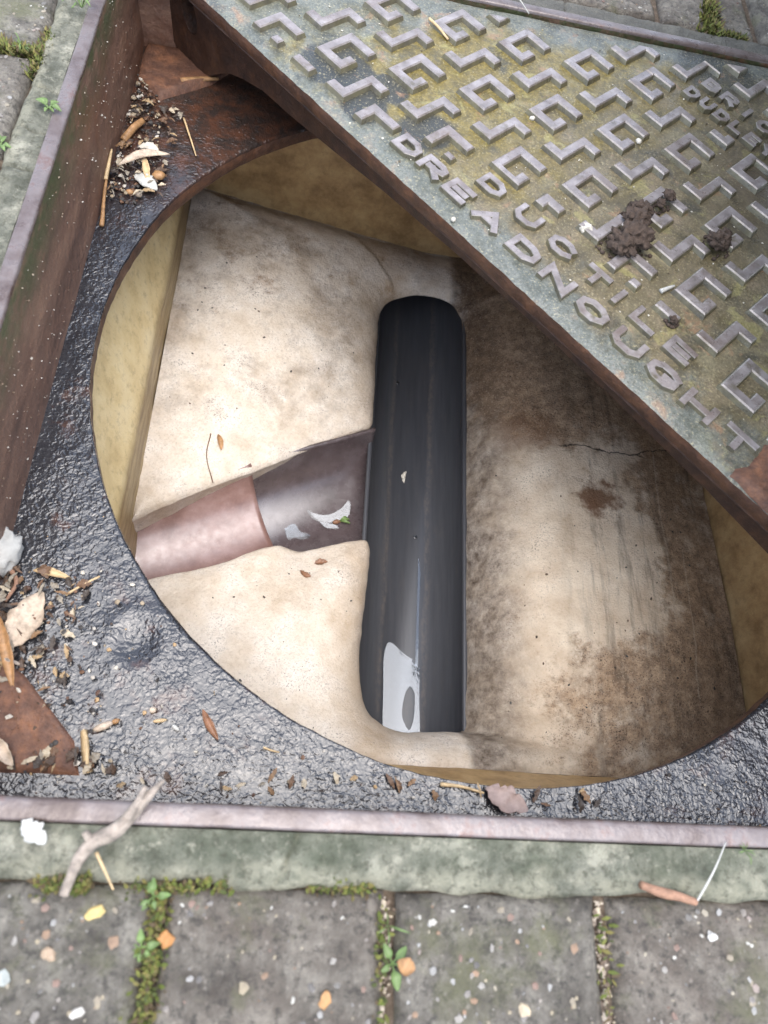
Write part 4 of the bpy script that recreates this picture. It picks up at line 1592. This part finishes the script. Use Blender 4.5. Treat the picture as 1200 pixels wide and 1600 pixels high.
for lab, (x, y), rz, mt, sc in (("round pale seed topmost of three husks on the plate", (-0.2290, -0.2808), 0.3, "pale", (0.8, 0.7, 0.5)), ("flat pale husk in the middle of three on the plate", (-0.2240, -0.2868), 0.2, "straw", (1.5, 0.45, 0.35)),
                                ("small white husk lowest of three on the plate", (-0.2140, -0.2905), -0.6, "white", (1.0, 0.5, 0.4))):
    V, F = blob((x, y, zp + 0.0006), 0.0028, 2, 0.2, x * 100, sc, rz)
    tag(mk("seed_husk", V, F, MT[mt], None, True), lab, "seed")
stick("straw", [(-0.1600, -0.2990, zp), (-0.1555, -0.3005, zp + 0.0008), (-0.1500, -0.3015, zp)], 0.0008, MT["straw"], "tiny pale straw right of the slim brown leaf", "straw")
blade("dead_leaf", [(-0.0190, -0.3165, zp + 0.001), (-0.0080, -0.3225, zp + 0.0055), (0.0065, -0.3290, zp + 0.006)], 0.0150, MT["pinkleaf"], "pinkish dead leaf caught between opening and near rim", "leaf", ragged=0.8, cup=0.15)
stick("straw", [(-0.0480, -0.3155, zp), (-0.034, -0.3165, zp + 0.001), (-0.0200, -0.3195, zp + 0.001)], 0.0013, MT["straw"], "dirty straw on the edge beside the pinkish leaf", "straw")

# pile at the far left of the base plate
stick("wood_chip", [(-0.2950, 0.2890, zp + 0.003), (-0.279, 0.2965, zp + 0.003), (-0.2625, 0.3035, zp + 0.002)], 0.0036, MT["strawo"], "orange tan wood chip near the deep foot of the cover", "wood chip", taper=0.6)
stick("straw_piece", [(-0.3310, 0.2005, zp + 0.002), (-0.3255, 0.2150, zp + 0.004), (-0.3195, 0.2290, zp + 0.002)], 0.0034, MT["strawo"], "thick orange straw piece at the top of the debris pile", "straw", taper=0.2)
stick("straw", [(-0.3355, 0.1460, zp + 0.006), (-0.3348, 0.1600, zp + 0.010), (-0.3345, 0.1745, zp + 0.013)], 0.0018, MT["straw"], "upper of two tan straws leaning on the left wall", "straw")
stick("straw", [(-0.3310, 0.1010, zp), (-0.3330, 0.1230, zp + 0.004), (-0.3345, 0.1455, zp + 0.007)], 0.0020, MT["strawo"], "lower of two tan straws leaning on the left wall", "straw")
blade("dead_leaf", [(-0.3290, 0.1670, zp + 0.004), (-0.3110, 0.1790, zp + 0.007), (-0.2900, 0.1900, zp + 0.004)], 0.0085, MT["pale"], "pale leaf stalk lying across the debris pile", "leaf", cup=0.35)
blade("dead_leaf", [(-0.3095, 0.1800, zp + 0.006), (-0.3060, 0.1670, zp + 0.005), (-0.3025, 0.1540, zp + 0.003)], 0.0060, MT["straw"], "short tan leaf strip hanging from the pale stalk", "leaf", cup=0.2)
blade("scrap", [(-0.3150, 0.1625, zp + 0.002), (-0.3050, 0.1555, zp + 0.004), (-0.2945, 0.1490, zp + 0.001)], 0.0130, MT["white"], "bluish white flake on the debris pile by the opening", "scrap", ragged=0.7, cup=0.05)
blade("dead_leaf", [(-0.3180, 0.1950, zp + 0.002), (-0.3080, 0.1945, zp + 0.005), (-0.2990, 0.1905, zp + 0.003)], 0.0090, MT["stone"], "grey green leaf scrap above the pale stalk", "leaf", ragged=0.7, cup=0.1)
stick("straw", [(-0.2860, 0.2430, zp + 0.001), (-0.278, 0.2220, zp + 0.002), (-0.2690, 0.1990, zp)], 0.0010, MT["straw"], "thin pale straw alone on the plate above the opening", "straw")
V, F = blob((-0.2955, 0.165, zp + 0.003), 0.0058, 2, 0.3, 8, (1, 0.8, 0.5), 0.5)
tag(mk("seed_husk", V, F, MT["strawo"], None, True), "reddish husk at the right end of the debris pile", "seed")
for lab, (x, y), mt in (("left of two round pebbles below the debris pile", (-0.3160, 0.1423), "strawo"), ("right of two round pebbles below the debris pile", (-0.3085, 0.1409), "pale")):
    V, F = blob((x, y, zp + 0.001), 0.0029, 2, 0.2, x * 77, (1.1, 0.85, 0.7), x * 30)
    tag(mk("pebble", V, F, MT[mt], None, True), lab, "pebble")


def grit(name, n, place, sizes, colours, seed, mat, label, cat):
    rnd = random.Random(seed)
    b = MB()
    for k in range(n):
        c = place(rnd)
        r = sizes[0] + (sizes[1] - sizes[0]) * rnd.random() ** 3
        V, F = blob(c, r, 1, 0.5, rnd.random() * 50, (1, 0.5 + 0.5 * rnd.random(), 0.5), rnd.random() * 3.1)
        b.add(V, F, rnd.choice(colours))
    o = b.build(name, mat)
    return tag(o, label, cat, kind="stuff")


BR = [(0.06, 0.035, 0.02), (0.10, 0.05, 0.03), (0.16, 0.08, 0.04), (0.05, 0.045, 0.04), (0.34, 0.27, 0.18), (0.55, 0.50, 0.42), (0.025, 0.02, 0.018)]


def pile_place(r):
    t = r.random()
    y = 0.13 + 0.16 * t
    return (-0.333 + 0.040 * r.random() ** 1.5 * (1 - abs(t - 0.4)), y, ZP + 0.001 + 0.003 * r.random())


grit("grit", 520, pile_place, (0.0006, 0.0030), BR, 5, MT["chips"], "brown grit and crumbs piled along the far left wall", "grit")


def wallspeck(r):
    z = -0.006 - 0.092 * r.random()
    return (-0.3370 + 0.0008, -0.16 + 0.46 * r.random(), z)


grit("grit", 300, wallspeck, (0.0003, 0.0010), [(0.5, 0.46, 0.38), (0.36, 0.30, 0.22), (0.62, 0.58, 0.5), (0.20, 0.14, 0.09)], 6, MT["chips"], "pale specks of grit stuck to the left wall", "grit")


def plate_place(r):
    while True:
        x, y = r.uniform(-0.334, 0.20), r.uniform(-0.334, -0.14)
        if math.hypot(x, y) > RC + 0.006 and y < -0.02:
            return (x, y, ZP + 0.0014)


grit("grit", 150, plate_place, (0.0005, 0.0017), BR + [(0.6, 0.55, 0.45), (0.45, 0.3, 0.15)], 8, MT["chips"], "scattered crumbs of grit on the wet black plate", "grit")


def corner_place(r):
    return (-0.334 + 0.075 * r.random(), -0.205 - 0.115 * r.random(), ZP + 0.0025 + 0.003 * r.random())


grit("grit", 190, corner_place, (0.0005, 0.0024), BR, 9, MT["chips"], "dark leaf crumbs round the bleached leaf in the corner", "grit")


def cover_place(r):
    while True:
        u, v = r.uniform(-0.40, 0.22), r.uniform(0.004, 0.33)
        if v < EDGE - abs(u):
            p = UV(u, v, ZT + 0.0004)
            return p


grit("grit", 620, cover_place, (0.0003, 0.0011), [(0.6, 0.56, 0.45), (0.42, 0.36, 0.22), (0.10, 0.08, 0.05), (0.7, 0.66, 0.56)], 10, MT["chips"], "fine pale grit scattered over the closed cover", "grit")


def bench_place(r):
    while True:
        x, y = r.uniform(-0.29, 0.28), r.uniform(-0.26, 0.32)
        if x < -0.085 and abs(y + 0.03 - 0.45 * (x + 0.19)) < 0.09:
            continue
        if -0.085 < x < 0.06:
            continue
        return (x, y, None)


def litter(n, place, seed, label):
    """loose flakes of leaf and stalk too many to tell apart"""
    rnd = random.Random(seed)
    b = MB()
    for k in range(n):
        x, y, z = place(rnd)
        a = rnd.random() * 6.28
        L = rnd.uniform(0.003, 0.011)
        d = Vector((math.cos(a), math.sin(a), 0)) * L
        c = Vector((x, y, z))
        V, F = leaf_mesh([c - d * 0.5, c + Vector((0, 0, L * rnd.uniform(0, 0.25))), c + d * 0.5 + Vector((0, 0, L * rnd.uniform(-0.1, 0.15)))], L * rnd.uniform(0.12, 0.6), 0.0004, rnd.uniform(0, 0.35), 0.9, k)
        b.add(V, F, rnd.choice([(0.16, 0.09, 0.05), (0.24, 0.14, 0.07), (0.40, 0.28, 0.15), (0.09, 0.055, 0.035), (0.50, 0.42, 0.30), (0.30, 0.26, 0.20), (0.06, 0.045, 0.035)]))
    tag(b.build("leaf_litter", MT["chips"]), label, "leaf litter", kind="stuff")


litter(110, lambda r: (-0.332 + 0.050 * r.random() ** 1.6, -0.195 - 0.08 * r.random(), ZP + 0.002 + 0.003 * r.random()), 3, "brown leaf fragments round the bleached leaf by the left wall")
litter(90, lambda r: (-0.333 + 0.045 * r.random() ** 1.5, 0.135 + 0.12 * r.random(), ZP + 0.002 + 0.004 * r.random()), 4, "brown leaf fragments in the debris pile at the far left")
litter(34, lambda r: (-0.30 + 0.36 * r.random(), -0.322 + 0.012 * r.random() - 0.004, ZP + 0.002), 5, "scattered leaf fragments along the foot of the near rim")
litter(26, lambda r: (-0.275 + 0.03 * r.gauss(0, 1) * 0.5, -0.318 + 0.01 * r.random(), ZP + 0.004), 6, "dark leaf fragments beside the rusty corner seat")

# ------------------------------------------------------------------ soil and chips on the cover
def clump(label, parts, seed):
    b = MB()
    rnd = random.Random(seed)
    for (x, y, z, r) in parts:
        V, F = blob((x, y, z), r, 4, 0.55, rnd.random() * 30, (1, 0.9, 0.6), rnd.random() * 3, 2.6)
        V = [v + Vector((nz(v, 420, 1), nz(v, 420, 2), nz(v, 420, 3))) * 0.0011 for v in V]
        b.add(V, F)
        for k in range(26):
            a = rnd.random() * 6.28
            d = r * rnd.uniform(0.9, 1.6)
            q, f = blob((x + math.cos(a) * d, y + math.sin(a) * d, ZT + 0.001), rnd.uniform(0.0006, 0.0020), 1, 0.5, rnd.random() * 30, (1, 1, 0.7))
            b.add(q, f)
    tag(b.build("soil_clump", MT["mud"], None, True), label, "soil")


clump("large dark crumbly soil clump on the closed cover", [(0.0690, 0.0640, 0.004, 0.0115), (0.0800, 0.0720, 0.006, 0.0120), (0.0830, 0.0905, 0.005, 0.0105), (0.0880, 0.1030, 0.003, 0.0085)], 3)
clump("small dark soil clump beside a hooked bar right of the large clump", [(0.1500, 0.0830, 0.004, 0.0085), (0.1570, 0.0900, 0.003, 0.0060)], 4)
clump("two dark soil crumbs on a bar above the large clump", [(0.1150, 0.1235, 0.004, 0.0048), (0.1075, 0.1150, 0.003, 0.0038)], 5)
clump("tiny dark soil crumb beside the letter E of the second row", [(0.1020, -0.0005, 0.000, 0.0030)], 6)
stick("straw", [(-0.0800, 0.2975, ZT + 0.0030), (-0.072, 0.2870, ZT + 0.0034), (-0.0630, 0.2760, ZT + 0.0018)], 0.0013, MT["straw"], "pale straw lying beside a hooked bar at the cover's far end", "straw", taper=0.3)
V, F = blob((0.0434, 0.0790, ZT + 0.002), 0.0052, 2, 0.5, 8, (1, 0.9, 0.7), 0.4)
tag(mk("stone_chip", V, F, MT["stone"], None, False), "angular pale grey stone chip left of the large soil clump", "stone")
stick("wood_splinter", [(0.0975, 0.0280, ZT + 0.0015), (0.1035, 0.0315, ZT + 0.002), (0.1095, 0.0352, ZT + 0.0015)], 0.0020, MT["white"], "white splinter beside a short bar near the letter I", "splinter")
for lab, (u, v), r in (("white grit stone between two zigzag bars at the cover's middle", (-0.0640, 0.2075), 0.0030), ("pale yellow stone under a zigzag bar near the far rim", (-0.112, 0.2415), 0.0032),
                       ("white stone touching a hooked bar above the word", (-0.1330, 0.1440), 0.0026), ("white grain stuck at the cover's long edge below the letter E", (-0.0900, 0.0040), 0.0022)):
    V, F = blob(UV(u, v, ZT + 0.001), r, 2, 0.3, u * 90, (1, 0.85, 0.7), u * 20)
    tag(mk("stone_chip", V, F, MT["stone"], None, True), lab, "stone")
stick("root_strand", [(0.0120, 0.3330, ZT + 0.004), (0.0010, 0.3400, 0.006), (-0.0030, 0.3520, 0.003), (0.0010, 0.372, 0.002)], 0.0006, MT["white"], "thin pale fibre over the far rim above the cover", "fibre")

# ------------------------------------------------------------------ bits in the chamber
def bench_h(x, y):
    """height of the benching below (x, y)"""
    dg = bpy.context.evaluated_depsgraph_get()
    ob = bpy.data.objects["benching"]
    hit, loc, _, _ = ob.ray_cast(Vector((x, y, 1.0)) - Vector(cham.location), Vector((0, 0, -1)))
    return loc.z + cham.location.z if hit else -0.30


bpy.context.view_layer.update()


def on(x, y, d=0.0005):
    return (x, y, bench_h(x, y) + d)


rnd = random.Random(21)
b = MB()
for k in range(420):
    x, y, _ = bench_place(rnd)
    r = 0.0004 + 0.0016 * rnd.random() ** 4
    V, F = blob(on(x, y, 0.0001), r, 1, 0.5, rnd.random() * 50, (1, 0.6, 0.5), rnd.random() * 3.1)
    b.add(V, F, rnd.choice([(0.03, 0.025, 0.02), (0.06, 0.04, 0.025), (0.12, 0.07, 0.04), (0.05, 0.05, 0.045)]))
tag(b.build("grit", MT["chips"]), "dark specks of grit scattered over the cream benching", "grit", kind="stuff")
stick("root_strand", [on(-0.2417, 0.0327, 0.001), on(-0.2425, 0.0058, 0.0012), (-0.2330, -0.0200, -0.303)], 0.0006, MT["root"], "thin brown root hanging over the edge of the clay pipe", "root", taper=0.2)
blade("dead_leaf", [on(-0.2345, 0.0330, 0.001), on(-0.2308, 0.0248, 0.002), on(-0.2290, 0.0160, 0.001)], 0.0055, MT["strawo"], "small orange leaf scrap on the benching above the clay pipe", "leaf")
blade("bark_flake", [on(-0.1240, -0.0960, 0.0006), on(-0.1187, -0.0941, 0.0012), on(-0.1110, -0.0925, 0.0006)], 0.0060, MT["brownleaf"], "dark flake on the benching below the branch pipe", "flake", ragged=0.9)
blade("bark_flake", [on(-0.1380, -0.1060, 0.0006), on(-0.1320, -0.1110, 0.001), on(-0.1270, -0.1125, 0.0006)], 0.0050, MT["brownleaf"], "paler reddish flake beside the dark flake on the benching", "flake", ragged=0.9)
bud = empty("bud", (-0.0945, -0.0190, branch_floor(-0.0945, -0.019)))
tag(bud, "green bud with tiny leaves lying in the branch pipe", "bud")
zf = branch_floor(-0.098, -0.02) + 0.002
mk("stalk", *blob((-0.0985, -0.0200, zf), 0.0036, 2, 0.5, 3, (1.4, 0.7, 0.6), 0.3), MT["brownleaf"], bud, True)
for k, (dx, dy) in enumerate(((0.011, 0.003), (0.012, -0.002), (0.008, 0.006))):
    mk("leaf", *leaf_mesh([(-0.0955, -0.0190, zf), (-0.0955 + dx * 0.5, -0.0190 + dy * 0.5, zf + 0.0025), (-0.0955 + dx, -0.0190 + dy, zf + 0.001)], 0.0030), MT["leaf"], bud, True)
blade("scrap", [(-0.0190, 0.0480, main_floor(-0.019, 0.05) + 0.0008), (-0.0205, 0.0560, main_floor(-0.019, 0.05) + 0.0016), (-0.0165, 0.0640, main_floor(-0.019, 0.05) + 0.0008)], 0.0046, MT["stone"], "grey white flake on the floor of the black channel", "scrap", ragged=1.0)
V, F = blob((-0.0305, 0.1900, main_floor(-0.0305, 0.19)), 0.0030, 2, 0.15, 2, (1, 1, 0.35))
tag(mk("droplet", V, F, MT["film"], None, True), "round water droplet high up in the black channel", "droplet")
V, F = blob((-0.0045, -0.0211, main_floor(-0.0045, -0.0211)), 0.0028, 2, 0.15, 2, (1, 1, 0.4))
tag(mk("droplet", V, F, MT["film"], None, True), "round water droplet beside the streak in the black channel", "droplet")
for k in range(4):
    an = k * 1.7
    V, F = blob((-0.0015 + 0.0016 * math.cos(an), -0.176 + 0.0016 * math.sin(an), zb + 0.0064), 0.0016 - 0.0002 * k, 2, 0.0, 0, (1, 1, 0.7))
    if k == 0:
        bb = MB()
    bb.add(V, F)
tag(bb.build("bubbles", MT["film"], None, True), "cluster of bubbles at the edge of the sky reflecting puddle", "bubbles")
V, F = blob(on(0.1255, 0.1260, 0.002) if False else UV(0.118, 0.012, -0.27), 0.0001, 1)

# ------------------------------------------------------------------ weeds and moss
def weed(label, x, y, z, leaves, size, seed, grass=False):
    rnd = random.Random(seed)
    r = empty("weed", (x, y, z))
    tag(r, label, "weed")
    for k in range(leaves):
        a = 6.283 * k / leaves + rnd.uniform(-0.5, 0.5)
        L = size * rnd.uniform(0.4, 0.8)
        d = Vector((math.cos(a), math.sin(a), 0))
        up = rnd.uniform(0.4, 0.9) if grass else rnd.uniform(0.15, 0.45)
        pts = [Vector((x, y, z)), Vector((x, y, z)) + d * L * 0.5 + Vector((0, 0, L * up)), Vector((x, y, z)) + d * L + Vector((0, 0, L * up * (0.9 if grass else 0.5)))]
        if not grass:
            mk("stalk", *tube(bezier_path([pts[0], pts[0].lerp(pts[1], 0.55)], 3), [0.0005] * 4, 5), MT["leaf"], r, True)
            pts = [pts[0].lerp(pts[1], 0.5), pts[1], pts[2]]
        mk("leaf", *leaf_mesh(pts, L * (0.09 if grass else 0.42), 0.0003, 0.2, 0.1, k + seed), MT["leaf"], r, True)
    return r


weed("leafy green weed on the concrete against the left rim", -0.3505, 0.1040, 0.0005, 6, 0.014, 1)
weed("grass tuft on the concrete at the far end of the left rim", -0.3510, 0.2180, 0.0005, 9, 0.020, 2, True)
weed("small green weed in the joint beside the left concrete edge", -0.3740, 0.0660, -0.004, 5, 0.013, 3)
weed("grass sprig in the mossy joint left of the frame", -0.3820, 0.1640, -0.004, 7, 0.014, 4, True)
weed("green weed at the border in the joint below the twig", -0.2035, -0.3765, -0.005, 5, 0.011, 5)
weed("green weed halfway along the mossy joint below the twig", -0.2055, -0.3965, -0.006, 7, 0.011, 6)
weed("pale green weed in the joint between two middle paving blocks", -0.0945, -0.4010, -0.005, 5, 0.015, 7)
weed("grass sprig in the middle joint just below the border", -0.0970, -0.3860, -0.005, 4, 0.013, 8, True)
weed("grass tuft growing out from under the near rim on the right", 0.0880, -0.3490, -0.001, 8, 0.009, 9, True)
V, F = leaf_mesh([(-0.0935, -0.3995, 0.002), (-0.0900, -0.4010, 0.004), (-0.0855, -0.4025, 0.002)], 0.0070)
tag(mk("dead_leaf", V, F, MT["strawo"], None, True), "small orange leaf beside the pale green weed in the joint", "leaf")


def moss(spots, seed, label):
    rnd = random.Random(seed)
    b = MB()
    for (x0, y0, x1, y1, n, wd, hgt) in spots:
        for k in range(n):
            t = rnd.random()
            x = x0 + (x1 - x0) * t + rnd.gauss(0, wd)
            y = y0 + (y1 - y0) * t + rnd.gauss(0, wd)
            z = -0.0075 + rnd.random() * 0.002
            a = rnd.random() * 6.28
            L = hgt * rnd.uniform(0.5, 1.2)
            tip = Vector((x + math.cos(a) * L * 0.8, y + math.sin(a) * L * 0.8, z + L))
            s = Vector((-math.sin(a), math.cos(a), 0)) * L * 0.22
            base = Vector((x, y, z))
            midp = base.lerp(tip, 0.5)
            c = rnd.choice([(0.13, 0.16, 0.03), (0.19, 0.20, 0.045), (0.08, 0.10, 0.025), (0.22, 0.19, 0.06), (0.12, 0.085, 0.045)])
            b.add([base - s * 0.5, base + s * 0.5, midp + s, tip, midp - s], [(0, 1, 2, 3, 4)], c)
    tag(b.build("moss", MT["moss"]), label, "moss", kind="stuff")


moss([(-0.402, 0.1625, -0.372, 0.1625, 800, 0.0028, 0.006), (-0.371, 0.14, -0.368, 0.19, 500, 0.002, 0.005)], 1, "yellow green moss in the joint left of the frame")
moss([(-0.2000, -0.374, -0.2005, -0.425, 330, 0.0026, 0.004), (-0.252, -0.3725, -0.232, -0.3725, 260, 0.0016, 0.005), (-0.215, -0.373, -0.17, -0.3725, 150, 0.0016, 0.004)], 2, "yellow green moss in the joint below the twig")
moss([(0.2020, 0.372, 0.2080, 0.425, 1000, 0.004, 0.006), (0.190, 0.372, 0.235, 0.372, 700, 0.003, 0.005)], 3, "bright moss in the joint beyond the far rim")
moss([(-0.1, -0.375, -0.1, -0.425, 70, 0.0016, 0.004), (0.0085, -0.38, 0.0085, -0.425, 40, 0.0018, 0.004), (-0.135, -0.371, -0.105, -0.371, 140, 0.0013, 0.004)], 4, "thin moss along the border and the middle joints")


def joint_place(r):
    k = r.random()
    if k < 0.5:
        return (-0.0985 + r.gauss(0, 0.0022), -0.374 - 0.06 * r.random(), -0.0085)
    return (0.0085 + r.gauss(0, 0.0022), -0.374 - 0.06 * r.random(), -0.0085)


grit("grit", 420, joint_place, (0.0005, 0.0018), [(0.30, 0.24, 0.18), (0.45, 0.38, 0.30), (0.18, 0.13, 0.09), (0.5, 0.42, 0.3)], 12, MT["chips"], "coarse sand filling the two middle paving joints", "grit")
# larger loose stones on the blocks
for lab, (x, y), r, c in (("big yellow angular stone on the block below the twig", (-0.2275, -0.3830), 0.0048, (0.50, 0.38, 0.15)), ("orange pebble in the joint beside the weeds below the twig", (-0.1955, -0.3925), 0.0042, (0.34, 0.16, 0.05)),
                          ("tan round pebble sunk in the leftmost near block", (-0.2430, -0.3990), 0.0038, (0.34, 0.25, 0.17)), ("pale grey flat stone in the leftmost near block", (-0.2600, -0.4080), 0.0046, (0.36, 0.38, 0.35)),
                          ("white pebble at the picture's lower edge below the pale flat stone", (-0.2275, -0.4195), 0.0034, (0.50, 0.47, 0.42)), ("orange flat stone on the block left of the pale green weed", (-0.1245, -0.4150), 0.0040, (0.40, 0.22, 0.09)),
                          ("cream stone on the block right of the pale green weed", (-0.0330, -0.4185), 0.0038, (0.44, 0.36, 0.25)), ("white stone on the block under the white grass stem", (0.0650, -0.3880), 0.0034, (0.52, 0.50, 0.46))):
    V, F = blob((x, y, -0.0030), r * 0.82, 2, 0.6, x * 60, (1, 0.8, 0.42), x * 40, 1.1)
    m = m_plain("stone", c, 0.5, 0.2, 220)
    tag(mk("pebble", V, F, m, None, False), lab, "pebble")
